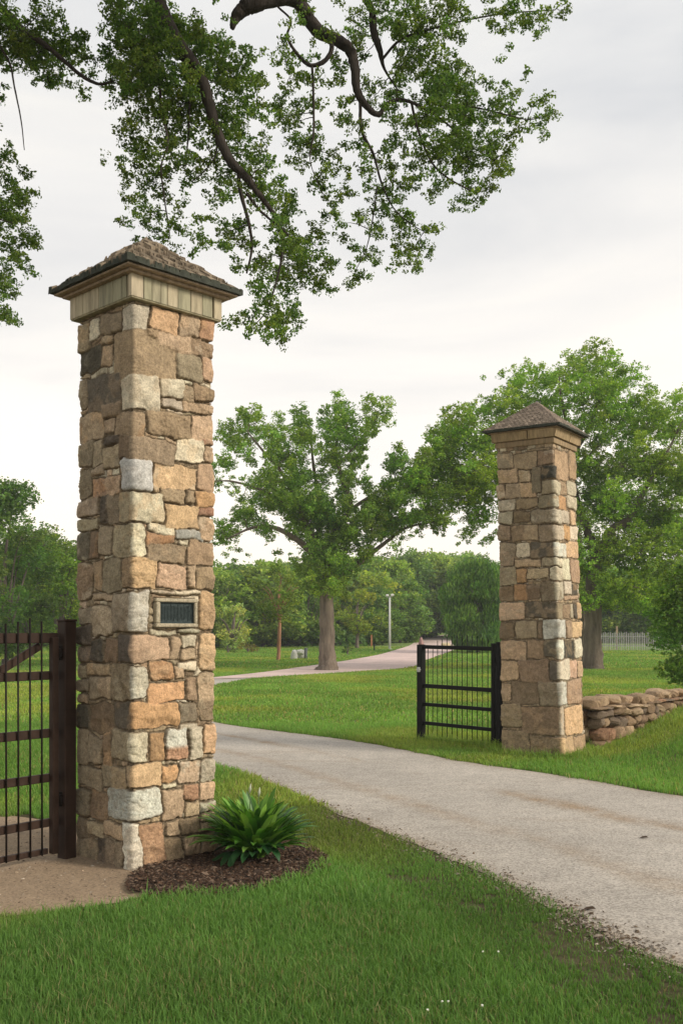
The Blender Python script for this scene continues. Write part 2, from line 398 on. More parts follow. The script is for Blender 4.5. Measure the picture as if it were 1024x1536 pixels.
L_ST += tr(100, 880, k4, """300,30,520,305,gw 345,310,660,485,dp 295,490,520,738,gw 320,740,725,920,do 160,45,300,95,t 150,120,300,325,g 75,120,148,240,g 90,245,155,370,d 160,335,245,480,d 248,330,340,485,k
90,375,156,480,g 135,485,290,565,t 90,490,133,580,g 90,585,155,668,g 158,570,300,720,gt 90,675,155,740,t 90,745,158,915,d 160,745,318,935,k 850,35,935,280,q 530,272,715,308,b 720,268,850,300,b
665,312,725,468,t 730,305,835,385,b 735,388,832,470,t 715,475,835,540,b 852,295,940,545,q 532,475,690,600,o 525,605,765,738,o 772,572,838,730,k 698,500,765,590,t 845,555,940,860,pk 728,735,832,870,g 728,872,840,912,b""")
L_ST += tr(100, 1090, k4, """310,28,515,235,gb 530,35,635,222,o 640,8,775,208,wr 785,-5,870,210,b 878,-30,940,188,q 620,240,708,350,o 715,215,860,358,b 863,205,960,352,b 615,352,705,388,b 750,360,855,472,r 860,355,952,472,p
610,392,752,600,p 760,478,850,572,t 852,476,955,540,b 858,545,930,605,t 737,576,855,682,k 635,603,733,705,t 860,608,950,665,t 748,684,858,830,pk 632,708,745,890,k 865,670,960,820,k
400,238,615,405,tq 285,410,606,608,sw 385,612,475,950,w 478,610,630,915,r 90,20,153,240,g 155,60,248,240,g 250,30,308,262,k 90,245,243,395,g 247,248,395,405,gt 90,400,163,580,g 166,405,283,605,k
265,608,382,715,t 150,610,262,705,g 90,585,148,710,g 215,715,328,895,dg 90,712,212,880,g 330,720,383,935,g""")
k8 = 180/1024
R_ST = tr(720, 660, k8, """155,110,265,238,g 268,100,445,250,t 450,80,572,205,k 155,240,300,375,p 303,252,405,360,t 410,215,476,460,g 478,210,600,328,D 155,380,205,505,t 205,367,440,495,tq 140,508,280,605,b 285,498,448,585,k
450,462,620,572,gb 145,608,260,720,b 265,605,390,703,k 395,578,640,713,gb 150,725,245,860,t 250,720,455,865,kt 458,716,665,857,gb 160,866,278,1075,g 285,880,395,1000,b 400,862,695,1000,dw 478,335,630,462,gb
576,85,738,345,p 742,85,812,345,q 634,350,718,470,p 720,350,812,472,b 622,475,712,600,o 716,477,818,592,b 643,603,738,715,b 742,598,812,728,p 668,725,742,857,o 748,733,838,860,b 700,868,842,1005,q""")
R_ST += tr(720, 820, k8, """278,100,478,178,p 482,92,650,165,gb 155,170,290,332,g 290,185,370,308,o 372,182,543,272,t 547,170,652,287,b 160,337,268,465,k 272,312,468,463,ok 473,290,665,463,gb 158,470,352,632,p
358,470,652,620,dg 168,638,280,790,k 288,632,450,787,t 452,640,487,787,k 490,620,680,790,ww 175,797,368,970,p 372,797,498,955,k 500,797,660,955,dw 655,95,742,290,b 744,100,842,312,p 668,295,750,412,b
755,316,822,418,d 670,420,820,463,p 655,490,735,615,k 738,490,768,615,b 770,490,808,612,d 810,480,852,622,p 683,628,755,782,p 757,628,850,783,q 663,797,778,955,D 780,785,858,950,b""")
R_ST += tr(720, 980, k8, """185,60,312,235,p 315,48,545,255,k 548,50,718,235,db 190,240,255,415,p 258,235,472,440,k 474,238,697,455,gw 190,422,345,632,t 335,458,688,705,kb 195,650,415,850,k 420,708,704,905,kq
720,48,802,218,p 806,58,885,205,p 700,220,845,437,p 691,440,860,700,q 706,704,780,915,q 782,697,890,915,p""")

def pillar_shaft(name, parent, A, s, al, H, stones, taper, lean, res, seed, mat, plaque=None):
    c, d = math.cos(al), math.sin(al); A = np.array(A)
    ctr = A+.5*s*np.array((c-d, c+d))
    rg = np.random.default_rng(seed)
    def px2uv(x, y):
        r = (x-512)/F
        # right face: A + u(c,d);  left face: A + w(-d,c)
        if x >= xcorner:
            u = (r*A[1]-A[0])/(c-r*d); Yc = A[1]+u*d; uu = u
        else:
            w = (r*A[1]-A[0])/(-d-r*c); Yc = A[1]+w*c; uu = -w
        return uu, CH-(y-HZ)/F*Yc
    xcorner = 512+F*A[0]/A[1]
    L = []
    for (x0, y0, x1, y1, cc) in stones:
        # straighten taper and lean of the photo outline
        f = [0, 0]
        for k, x in enumerate((x0, x1)): f[k] = fixx(name, x, (y0+y1)/2)
        u0, _ = px2uv(f[0], y0); u1, _ = px2uv(f[1], y0)
        um = f[0]*.5+f[1]*.5
        if f[0] < xcorner-4 and f[1] > xcorner+4: um = xcorner
        _, v1 = px2uv(um, y0); _, v0 = px2uv(um, y1)
        if u1 > s-.045: u1 = s+rg.uniform(.08, .2)
        if u0 < -s+.045: u0 = -s-rg.uniform(.08, .2)
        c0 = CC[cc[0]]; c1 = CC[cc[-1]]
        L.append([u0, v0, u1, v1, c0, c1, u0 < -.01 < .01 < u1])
    # small filling stones behind the traced ones
    Lu = []
    v = -.05
    while v < H:
        hh_ = rg.uniform(.05, .09); u = -s-.05
        while u < s+.05:
            w_ = rg.uniform(.06, .14); q_ = CC['tgkbt'[rg.integers(0, 5)]]; Lu.append([u, v, u+w_, v+hh_, q_, q_, 'under']); u += w_
        v += hh_
    # unseen sides: rough courses
    for (ua, ub) in ((s, 2*s), (-2*s, -s)):
        v = -.05
        while v < H:
            h = rg.uniform(.1, .22); u = ua+rg.uniform(.09, .16) if ua > 0 else ua
            end = ub if ua > 0 else ub-rg.uniform(.09, .16)
            while u < end:
                w = rg.uniform(.12, .3); 
                if u+w > end-.08: w = end-u
                cc = CC['tobgrkpgt'[rg.integers(0, 9)]]; L.append([u, v, u+w, v+h, cc, cc, False]); u += w
            v += h
    nu = int(4*s/res); nv = int(H/res)
    U = np.linspace(-2*s, 2*s, nu, endpoint=False); Vv = np.linspace(-.06, H, nv)
    UU, VV = np.meshgrid(U, Vv); u = UU.ravel(); v = VV.ravel()
    wu = u+.026*(fbm(u*8, v*8, seed)-.5)*2+.008*(fbm(u*34, v*34, seed+1)-.5); wv = v+.024*(fbm(u*8+40, v*8, seed+2)-.5)*2+.007*(fbm(u*34, v*34+9, seed+3)-.5)
    h = (fbm(u*22, v*22, seed+9)-.5)*.008-.011; chip = (fbm(u*48, v*48, seed+21, 3)-.5)*.012; fine = 1-2*np.abs(fbm(u*38, v*38, seed+13, 3)-.5)*2; blot = fbm(u*12+5, v*12, seed+17, 4); col = np.tile(np.array((.20, .155, .10)), (len(u), 1))*(0.75+.5*fbm(u*6, v*6, seed+8)[:, None])
    rug = fbm(u*13, v*13, seed+4, 5)-.5; rdg = 1-2*np.abs(fbm(u*9+3, v*9, seed+6, 4)-.5)*2
    own = np.zeros(len(u), np.int8); mort = col.copy()
    for (u0, v0, u1, v1, c0, c1, corner) in Lu+L:
        under = corner == 'under'; corner = corner is True or corner is np.True_
        cu, cv = (u0+u1)/2, (v0+v1)/2; a, b = (u1-u0)/2-.0005, (v1-v0)/2-.0005
        a = max(a, .012); b = max(b, .012)
        m = (np.abs(wu-cu) < a+.04) & (np.abs(wv-cv) < b+.04); m = np.nonzero(m)[0]
        if not len(m): continue
        pu = wu[m]-cu; pv = wv[m]-cv; th = rg.normal(0, .035); sh = rg.normal(0, .05)
        qu = pu*math.cos(th)+pv*math.sin(th)+sh*pv; qv = -pu*math.sin(th)+pv*math.cos(th)
        # outline is pinched a little differently at each corner
        pin = 1-rg.uniform(0, .13)*(np.clip(qu/a, -1, 1)*rg.choice((-1, 1))*.5+.5)
        qv = qv/pin
        r = min(a, b)*rg.uniform(.06, .36)
        X = np.abs(qu)-a+r; Y = np.abs(qv)-b+r
        sd = -(np.hypot(np.maximum(X, 0), np.maximum(Y, 0))+np.minimum(np.maximum(X, Y), 0)-r)
        if not under:
            z_ = m[(sd > -.007) & (own[m] == 1)]; h[z_] = -.011; col[z_] = mort[z_]; own[z_] = 0
        Hs = rg.uniform(.006, .014) if under else rg.uniform(.016, .034)*(1.15 if corner else 1)
        w = rg.uniform(.0028, .006); sd = sd+chip[m]
        prof = np.where(sd > 0, 1-np.exp(-sd/w), sd/w)
        fac = np.min([rg.uniform(0, .007)+rg.normal(0, .13)*qu+rg.normal(0, .14)*qv for _ in range(5)], 0); fac = -.011*np.tanh(-fac/.011)
        ro = rg.uniform(.6, 1.5)
        hh = Hs*prof+fac*np.clip(sd/.012, 0, 1)+np.clip(sd/.012, 0, 1)*(rug[m]*.018*ro-np.maximum(rdg[m]-.92, 0)*.10*(ro > 1.1)+(fine[m]-.6)*.0035*ro)
        k = (sd > -.004) & (hh > h[m]); mm = m[k]; h[mm] = hh[k]; own[mm] = 1 if under else 2
        jit = rg.uniform(.76, 1.24); tint = rg.normal(0, .018, 3); oc_ = np.array(CC['tobgkqp'[rg.integers(0, 7)]])
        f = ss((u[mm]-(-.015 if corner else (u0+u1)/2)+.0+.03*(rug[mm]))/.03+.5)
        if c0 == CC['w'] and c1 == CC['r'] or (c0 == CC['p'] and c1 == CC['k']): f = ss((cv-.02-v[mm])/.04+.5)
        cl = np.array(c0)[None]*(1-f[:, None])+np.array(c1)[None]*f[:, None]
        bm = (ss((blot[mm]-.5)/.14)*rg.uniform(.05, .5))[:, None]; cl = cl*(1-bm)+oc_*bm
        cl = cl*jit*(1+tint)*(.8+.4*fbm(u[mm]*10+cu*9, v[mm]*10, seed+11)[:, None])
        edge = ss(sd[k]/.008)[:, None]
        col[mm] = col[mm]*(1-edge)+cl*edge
    if plaque:
        pu0, pv0, pu1, pv1 = plaque
        m = (u > pu0-.004) & (u < pu1+.004) & (v > pv0-.004) & (v < pv1+.004)
        h[m] = -.01; col[m] = (.3, .25, .18)
    # base outline (rounded square) + outward direction
    U_ = U; hs = s/2; rc = .009
    ps = []; nn = []
    for q in U_:
        q = (q+2*s) % (4*s)-2*s
        if -s <= q < 0: lx, ly, n0 = -hs, -hs-q, (-1, 0)
        elif 0 <= q < s: lx, ly, n0 = -hs+q, -hs, (0, -1)
        elif q >= s: lx, ly, n0 = hs, -hs+(q-s), (1, 0)
        else: lx, ly, n0 = -hs+(-s-q), hs, (0, 1)
        ix = np.clip(lx, -hs+rc, hs-rc); iy = np.clip(ly, -hs+rc, hs-rc); ox, oy = lx-ix, ly-iy
        l = math.hypot(ox, oy); ox /= l; oy /= l
        ps.append((ix+ox*rc, iy+oy*rc)); nn.append((ox, oy))
    ps = np.array(ps); nn = np.array(nn)
    iu = np.tile(np.arange(nu), nv)
    tp = 1+(taper-1)*v/H
    P = ps[iu]*tp[:, None]+nn[iu]*h[:, None]
    x = P[:, 0]*c-P[:, 1]*d+ctr[0]+lean[0]*v/H; y = P[:, 0]*d+P[:, 1]*c+ctr[1]+lean[1]*v/H
    V = np.stack([x, y, v], 1)
    i, j = np.meshgrid(np.arange(nu), np.arange(nv-1)); i = i.ravel(); j = j.ravel()
    Q = np.stack([j*nu+i, j*nu+(i+1) % nu, (j+1)*nu+(i+1) % nu, (j+1)*nu+i], 1)
    V = V-np.array(parent.location)
    return mesh_obj('shaft', V, Q, mat, parent, col, True), ctr
def interp(y, pts):
    return float(np.interp(y, [p[0] for p in pts], [p[1] for p in pts]))
def fixx(name, x, y):
    """photo outline -> the straight base outline of the shaft"""
    if name == 'L':
        e = (interp(y, [(480, 128), (640, 118), (800, 115), (900, 113), (1000, 120), (1280, 120)]), 202, interp(y, [(480, 315), (700, 319), (900, 321), (1300, 323)])); t = (118, 200, 321)
    else:
        e = (interp(y, [(680, 746), (800, 747), (950, 750), (1120, 753)]), interp(y, [(680, 820), (800, 822), (900, 825), (1000, 828), (1138, 842)]), interp(y, [(680, 864), (820, 868), (1000, 871), (1130, 876)])); t = (753, 842, 876)
    return float(np.interp(x, (e[0]-20,)+e+(e[2]+20,), (t[0]-20,)+t+(t[2]+20,)))

# near pillar
LA = (-1.383, 6.65); LS = .677; LAL = R(46)
lctr = np.array(LA)+.5*LS*np.array((math.cos(LAL)-math.sin(LAL), math.cos(LAL)+math.sin(LAL)))
near_pillar = tag(empty('stone_pillar', (lctr[0], lctr[1], 0)), 'tall fieldstone gate pillar with small bronze plaque and mossy stone roof cap, beside the brown gate', 'pillar')
# plaque position on the right face
def face_uv(A, al, x, y):
    r = (x-512)/F; c, d = math.cos(al), math.sin(al); u = (r*A[1]-A[0])/(c-r*d); return u, CH-(y-HZ)/F*(A[1]+u*d)
pu0, pvt = face_uv(LA, LAL, 230, 897); pu1, pvb = face_uv(LA, LAL, 293, 941)
pv0, pv1 = pvb, pvt
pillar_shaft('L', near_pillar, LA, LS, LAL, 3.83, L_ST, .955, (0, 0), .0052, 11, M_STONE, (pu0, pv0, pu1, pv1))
def pillar_local(A, s, al, ctr, u, off, v, H, taper):
    """point on right face at u, pushed out by off (local to pillar root, unrotated)"""
    tp = 1+(taper-1)*v/H; lx, ly = (-s/2+u)*tp, -s/2*tp-off; c, d = math.cos(al), math.sin(al)
    return np.array((lx*c-ly*d, lx*d+ly*c, v))
um, vm = (pu0+pu1)/2, (pv0+pv1)/2; pw, ph = pu1-pu0, pv1-pv0
fr = MB(); bw = .026
for (du, dv, w, hh) in ((0, ph/2-bw/2, pw, bw), (0, -ph/2+bw/2, pw, bw), (-pw/2+bw/2*1.3, 0, bw*1.3, ph-2*bw-.002), (pw/2-bw/2, 0, bw, ph-2*bw-.002)):
    fr.box(pillar_local(LA, LS, LAL, lctr, um+du, .018, vm+dv, 3.83, .955), (w, .05, hh), LAL, (.44, .38, .27), .006)
pf = fr.build('plaque_frame', M_STONE, near_pillar)
pl = MB(); iw, ih = pw-2.3*bw, ph-2*bw
pl.box(pillar_local(LA, LS, LAL, lctr, um+.15*bw, .006, vm, 3.83, .955), (iw, .02, ih), LAL, (.1, .1, .1), .002)
rg = np.random.default_rng(3)
for i in range(22):      # worn upright ridges of the lettering panel
    uu = um+.15*bw-iw*.44+iw*.88*i/21; hh = ih*rg.uniform(.55, .8)
    pl.box(pillar_local(LA, LS, LAL, lctr, uu, .0175, vm+rg.uniform(-.04, .04)*ih, 3.83, .955), (iw*.018, .005, hh), LAL)
for (du, dv, w, hh) in ((0, ih/2-.003, iw, .006), (0, -ih/2+.003, iw, .006), (-iw/2+.003, 0, .006, ih-.013), (iw/2-.003, 0, .006, ih-.013)):
    pl.box(pillar_local(LA, LS, LAL, lctr, um+.15*bw+du, .020, vm+dv, 3.83, .955), (w, .012, hh), LAL)
pl.build('plaque', M_BRONZE, near_pillar)

def hip_roof(parent, name, half, z0, z1, ze, mat, al, cen, seed, amp, col, n=70, thick=.045, courses=9, sag=0.0):
    """thick hipped cap with stepped, lumpy courses"""
    rg = np.random.default_rng(seed); g = np.linspace(-1, 1, n); X, Y = np.meshgrid(g, g); x = X.ravel(); y = Y.ravel()
    r = np.maximum(np.abs(x), np.abs(y)); t = 1-r
    side = np.where(np.abs(x) > np.abs(y), x > 0, 2+(y > 0)); along = np.where(np.abs(x) > np.abs(y), y, x)
    cw = 5.5 if courses < 9 else 9; ph_ = np.floor(t*courses+.2)*.5; cf = (along*cw+side*.37+ph_) % 1; q = t*courses+.42*(2*np.abs(cf-.5))**2+.3*(vnoise(along*5+side*31, t*5, seed)-.5)
    st = q-np.floor(q); cell = vnoise(np.floor(along*cw+side*.37+ph_)*7.7+side*3, np.floor(q)*3.3, seed+2)
    z = ze+(z1-ze)*t+amp*(1-st)*.9+amp*(cell-.5)*1.3+amp*.45*(fbm(x*4, y*4, seed, 2)-.5)
    z -= sag*np.sin(np.pi*t)
    gap = (np.abs(cf-.5) > .455) | (st > .9); z = z-gap*amp*.7
    eo = 1+.02*(fbm(along*6+side*9, along*0, seed+5)-.5)*2*(r > .97)
    V = np.stack([x*half*eo, y*half*eo, z], 1)
    i, j = np.meshgrid(np.arange(n-1), np.arange(n-1)); a = (j*n+i).ravel(); Q = [np.stack([a, a+1, a+n+1, a+n], 1)]
    # edge and underside
    b = np.concatenate([np.arange(n), np.arange(1, n)*n+n-1, (n-1)*n+np.arange(n-2, -1, -1), np.arange(n-2, 0, -1)*n])
    E = V[b].copy(); E[:, 2] = z0; N0 = len(V); E2 = E.copy(); m = len(b)
    V = np.vstack([V, E, np.array([[0, 0, z0+.001]])])
    k = np.arange(m); Q.append(np.stack([b[k], N0+k, N0+(k+1) % m, b[(k+1) % m]], 1)[:, ::1])
    T = np.stack([N0+k, np.full(m, N0+m), N0+(k+1) % m], 1)
    cc = np.array(col)[None]*(.55+.9*np.concatenate([cell, np.full(m+1, .5)]))[:, None]; cc[:N0][gap] *= .45 if courses < 9 else .75
    cc[N0:] = np.array((.05, .055, .045)); cc[:N0][r > .985] = np.array((.05, .055, .04))
    ca, sa = math.cos(al), math.sin(al); W = V.copy(); W[:, 0] = V[:, 0]*ca-V[:, 1]*sa+cen[0]; W[:, 1] = V[:, 0]*sa+V[:, 1]*ca+cen[1]
    return mesh_obj(name, W, Q+[T], mat, parent, cc, False)
cap = empty('cap', (0, 0, 0)); cap.parent = near_pillar
# frieze of upright boards
fz = MB(); rg = np.random.default_rng(5); hf = .383
for side in range(4):
    an = LAL+side*math.pi/2; ca, sa = math.cos(an), math.sin(an); u = -hf
    while u < hf-.001:
        w = rg.uniform(.05, .11)
        if u+w > hf-.04: w = hf-u
        um_ = u+w/2; yo = -hf+.012+rg.uniform(0, .002)
        base = np.array([(.36, .33, .225), (.44, .38, .26), (.32, .30, .20), (.40, .345, .235), (.27, .25, .17)][rg.integers(0, 5)])
        if u < -hf+.001: base = np.array((.48, .41, .29))
        ww = w-.003
        fz.box((um_*ca-yo*sa, um_*sa+yo*ca, 3.882), (ww-(.024 if w+u >= hf-.001 else 0), .024, .150), an, base, .003)
        u += w
fz.build('frieze', M_BOARD, cap)
lm = MB()
lm.box((0, 0, 3.805), (.752, .752, .014), LAL, (.30, .27, .17), .002)          # soffit under the boards
lm.box((0, 0, 3.884), (.71, .71, .14), LAL, (.30, .27, .17), 0)
lm.build('core', M_BOARD, cap)
cr = MB()
for (hh, z, th) in ((.84, 3.966, .020), (.925, 3.983, .014)): cr.box((0, 0, z), (hh, hh, th), LAL, (.33, .25, .17), .003)
cr.build('crown_board', M_BOARD, cap)
hip_roof(cap, 'roof', .487, 3.991, 4.385, 4.012, M_SHING, LAL, (0, 0), 4, .022, (.20, .158, .112), 220, courses=5)

# far pillar
RA = (2.735, 12.43); RS = .79; RAL = R(56.3)
rctr = np.array(RA)+.5*RS*np.array((math.cos(RAL)-math.sin(RAL), math.cos(RAL)+math.sin(RAL)))
far_pillar = tag(empty('stone_pillar', (rctr[0], rctr[1], 0)), 'stone gate pillar with smooth shingled cap across the drive, beside the black gate and low wall', 'pillar')
LEAN = (-.10, 0)
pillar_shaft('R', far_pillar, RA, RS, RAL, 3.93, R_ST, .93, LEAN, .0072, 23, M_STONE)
cap2 = empty('cap', (LEAN[0], 0, 0)); cap2.parent = far_pillar
fz = MB()
for side in range(4):
    an = RAL+side*math.pi/2; ca, sa = math.cos(an), math.sin(an)
    for (u0, u1, cc) in ((-1, .12, (.34, .25, .14)), (.12, 1, (.38, .28, .16))):
        hb = .437; w = (u1-u0)*hb-.003; um_ = (u0+u1)/2*hb; yo = -hb+.012
        P0 = len(fz.v); fz.box((0, 0, 0), (w-(.024 if u1 == 1 else 0), .024, .105), 0, cc, .003)
        Vb = fz.v[-1]; Vb[:, 1] -= (Vb[:, 2])*.22; Vb += (um_, yo, 4.058)
        x, y = Vb[:, 0].copy(), Vb[:, 1].copy(); Vb[:, 0] = x*ca-y*sa; Vb[:, 1] = x*sa+y*ca
fz.build('frieze', M_BOARD, cap2)
lm = MB(); lm.box((0, 0, 3.965), (.80, .80, .072), RAL, (.30, .22, .13), .006); lm.box((0, 0, 4.055), (.80, .80, .10), RAL, (.3, .22, .13))
lm.build('moulding', M_BOARD, cap2)
cr = MB(); cr.box((0, 0, 4.118), (.93, .93, .014), RAL, (.28, .2, .12), .003); cr.build('crown_board', M_BOARD, cap2)
hip_roof(cap2, 'roof', .52, 4.126, 4.565, 4.150, M_SHING, RAL, (0, 0), 9, .006, (.21, .165, .125), 130, courses=16)

# ------------------------------------------------------------ brown gate (left)
GP = np.array((-1.925, 7.02)); GD = np.array((-.64, -.77)); GD /= np.linalg.norm(GD)
gpost = tag(empty('gate_post', (*GP, 0)), 'dark brown square post against the near stone pillar', 'post')
m = MB(); ang = math.atan2(GD[1], GD[0])
m.box((0, 0, .80), (.095, .095, 1.72), ang, bev=.006); m.build('post', M_BROWN, gpost)
m = MB(); m.box((0, 0, 1.668), (.104, .104, .016), ang, bev=.004); m.build('post_cap', M_BROWN, gpost)
gate = tag(empty('wooden_gate', (*(GP+GD*.06), 0)), 'dark brown barred gate with a diagonal brace, at the near pillar', 'gate')
def gpt(t, z, off=0): n = np.array((GD[1], -GD[0])); q = GD*t+n*off; return (q[0], q[1], z)
m = MB(); m.box(gpt(.045, .80), (.05, .05, 1.50), ang, bev=.004); m.build('stile', M_BROWN, gate)
m = MB(); m.box(gpt(2.2, .80), (.06, .05, 1.50), ang, bev=.004); m.build('stile', M_BROWN, gate)
for (z, h) in ((1.545, .07), (1.285, .06), (.885, .062), (.575, .058), (.265, .056), (.07, .04)):
    m = MB(); m.bar(gpt(.0 if z > .1 else .08, z, .030), gpt(2.23, z-.005, .030), .032, h, bev=.004); m.build('rail', M_BROWN, gate)
m = MB(); m.bar(gpt(.12, 1.49, .058), gpt(1.15, .94, .058), .022, .055, bev=.003); m.build('brace', M_BROWN, gate)
for z in (1.44, .42):
    m = MB(); m.box(gpt(-.012, z), (.05, .05, .07), ang, bev=.008); m.tube([gpt(-.012, z-.05), gpt(-.012, z+.05)], .016, 8)
    m.build('hinge', M_RUST, gate)
t = .14
for i in range(23):
    m = MB(); m.tube([gpt(t, .05), gpt(t+.004, 1.66+.02*math.sin(i*1.7))], .0068, 6); m.build('bar', M_RUST, gate, True); t += .091

# ------------------------------------------------------------ black gate (right)
H0 = np.array((2.13, 13.45)); H1 = np.array((1.15, 14.45)); D = H1-H0; LG = np.linalg.norm(D); D /= LG; ang2 = math.atan2(D[1], D[0])
hp = tag(empty('gate_post', (*H0, 0)), 'black steel hinge post standing against the far stone pillar', 'post')
m = MB(); m.box((0, 0, .71), (.085, .085, 1.46), ang2, bev=.006); m.build('post', M_BLACK, hp)
m = MB(); m.bar((0, 0, .255), (.36, .10, .255), .022); m.build('wall_pin', M_BLACK, hp)
g2 = tag(empty('metal_gate', (*(H0+D*.09), 0)), 'black steel gate with thin upright rods, open on the lawn beside the far pillar', 'gate')
def g2p(t, z, off=0): n = np.array((D[1], -D[0])); q = D*t+n*off; return (q[0], q[1], z)
LG2 = LG-.09
m = MB(); m.box(g2p(.02, .73), (.052, .052, 1.38), ang2, bev=.005); m.build('stile', M_BLACK, g2)
m = MB(); m.box(g2p(LG2, .695), (.095, .095, 1.39), ang2, bev=.006); m.build('end_post', M_BLACK, g2)
m = MB()
m.box(g2p(LG2, 1.41), (.06, .06, .04), ang2, bev=.006); m.tube([g2p(LG2, 1.43), g2p(LG2, 1.47), g2p(LG2, 1.50)], [.03, .022, .004], 8)
m.build('finial', mat_plain('faded_pink_paint', (.42, .26, .24), .6), g2)
m = MB(); m.box(g2p(LG2, 1.03, -.058), (.05, .02, .07), ang2, bev=.004); m.bar(g2p(LG2+.02, 1.03, -.075), g2p(LG2-.05, 1.03, -.075), .016); m.build('latch', M_GALV, g2)
for (z, h) in ((1.345, .055), (.785, .058), (.52, .05), (.25, .05)):
    m = MB(); m.bar(g2p(.046, z), g2p(LG2-.048, z+.012), .03, h, bev=.004); m.build('rail', M_BLACK, g2)
m = MB(); m.box(g2p(-.028, 1.21), (.034, .03, .07), ang2, bev=.003); m.build('hinge', M_BLACK, g2)
m = MB(); m.box(g2p(-.028, .30), (.034, .03, .07), ang2, bev=.003); m.build('hinge', M_BLACK, g2)
for i in range(13):
    t = .13+(LG2-.24)*i/12; top = 1.345+(.0 if i > 10 else .09+.10*math.sin(math.pi*(i+1.5)/12))
    m = MB(); m.tube([g2p(t, .08, .02), g2p(t+.003*math.sin(i), top, .02)], .0058, 6); m.build('rod', M_BLACK, g2, True)

# ------------------------------------------------------------ dry stone wall
wall = tag(empty('stone_wall', (3.3, 13.6, 0)), 'low dry stone wall of brown field rocks on the grass bank, right of the far pillar', 'wall')
WP = catmull([(3.22, 13.35, 0), (4.2, 14.4, 0), (5.2, 15.6, 0), (6.6, 16.8, 0), (8.4, 17.8, 0), (11, 18.6, 0)], 10)[:, :2]
wl = np.concatenate([[0], np.cumsum(np.linalg.norm(np.diff(WP, axis=0), axis=1))])
def wat(t): return np.array((np.interp(t, wl, WP[:, 0]), np.interp(t, wl, WP[:, 1])))
def rock_mesh(rg, size, n=9):
    """rounded, lumpy block"""
    g = np.linspace(-1, 1, n); P = []; Fs = []; 
    for a in range(3):
        for sg in (-1, 1):
            X, Y = np.meshgrid(g, g); q = np.zeros((n*n, 3)); o = [k for k in range(3) if k != a]
            q[:, a] = sg; q[:, o[0]] = X.ravel(); q[:, o[1]] = Y.ravel(); b0 = len(P)*n*n; P.append(q)
            i, j = np.meshgrid(np.arange(n-1), np.arange(n-1)); k = (j*n+i).ravel()+b0
            Q = np.stack([k, k+1, k+n+1, k+n], 1)
            Fs.append(Q if (sg > 0) ^ (a == 1) else Q[:, ::-1])
    P = np.concatenate(P); p = rg.uniform(2.6, 5)
    P = P/(np.sum(np.abs(P)**p, 1)**(1/p))[:, None]
    off = rg.uniform(0, 99)
    d = 1+.26*(fbm(P[:, 0]*1.8+off+P[:, 2], P[:, 1]*1.8+off*.3, 1)-.5)*2+.06*(fbm(P[:, 0]*6+off+P[:, 2]*4, P[:, 1]*6, 2)-.5)*2
    P = P*d[:, None]; d = np.ones(len(P))
    for _ in range(11):
        nv_ = rg.normal(0, 1, 3); nv_ /= np.linalg.norm(nv_); ex = np.maximum(P@nv_-rg.uniform(.8, 1.05), 0); P = P-ex[:, None]*nv_*.9
    sk = rg.normal(0, .12, 2); P = P*d[:, None]; P[:, 2] += sk[0]*P[:, 0]; P[:, 0] += sk[1]*P[:, 2]
    return P*np.array(size)/2, np.concatenate(Fs)
rg = np.random.default_rng(21); wm = MB()
WC = [(.24, .165, .10), (.30, .21, .13), (.2, .135, .085), (.36, .26, .16), (.30, .175, .105), (.18, .135, .095), (.38, .28, .18)]
def put_rock(mb, c, size, rz, cols, n=9, rx=0):
    P, Fq = rock_mesh(rg, size, n); cr, sr = math.cos(rz), math.sin(rz)
    P = np.stack([P[:, 0]*cr-P[:, 1]*sr, P[:, 0]*sr+P[:, 1]*cr, P[:, 2]], 1)+c
    mb.add(P, [tuple(f) for f in Fq], np.array(cols[rg.integers(0, len(cols))])*rg.uniform(.8, 1.15))
Lw = wl[-1]; o3 = np.array((3.3, 13.6, 0))
z = -.05; row = 0; TOP = .71
while z < TOP-.16:
    hr = rg.uniform(.09, .17)
    if z+hr > TOP-.17: hr = TOP-.15-z
    t = rg.uniform(0, .1)
    while t < Lw:
        w = rg.uniform(.11, .30); p = wat(t+w/2); q = wat(t+w); p0 = wat(t)
        g0 = float(gz(p[0], p[1])); a = math.atan2(q[1]-p0[1], q[0]-p0[0])
        if z+hr > g0-.1:
            for sd_ in (-1, 1):
                nrm = np.array((-math.sin(a), math.cos(a)))*sd_*-.12
                put_rock(wm, np.array((p[0]+nrm[0]+rg.normal(0, .012), p[1]+nrm[1]+rg.normal(0, .02), z+hr/2+rg.normal(0, .016)))-o3, (w*rg.uniform(1.08, 1.28), .26, hr*rg.uniform(1.05, 1.35)), a+rg.normal(0, .14), WC, 6 if sd_ > 0 else 10)
        t += w
    z += hr; row += 1
wm.build('stones', M_STONE, wall, False)
cm = MB(); t = 0
while t < Lw:
    w = rg.uniform(.15, .32); p = wat(t+w/2); q = wat(t+w); p0 = wat(t); a = math.atan2(q[1]-p0[1], q[0]-p0[0]); hh = rg.uniform(.10, .17)
    put_rock(cm, np.array((p[0], p[1], TOP-.17+hh/2+.02*math.sin(t*3)))-o3, (w*1.2, rg.uniform(.30, .40), hh), a+rg.normal(0, .06), [(.36, .25, .155), (.29, .205, .125), (.40, .29, .18)], 10); t += w
cm.build('coping_stones', M_STONE, wall, False)

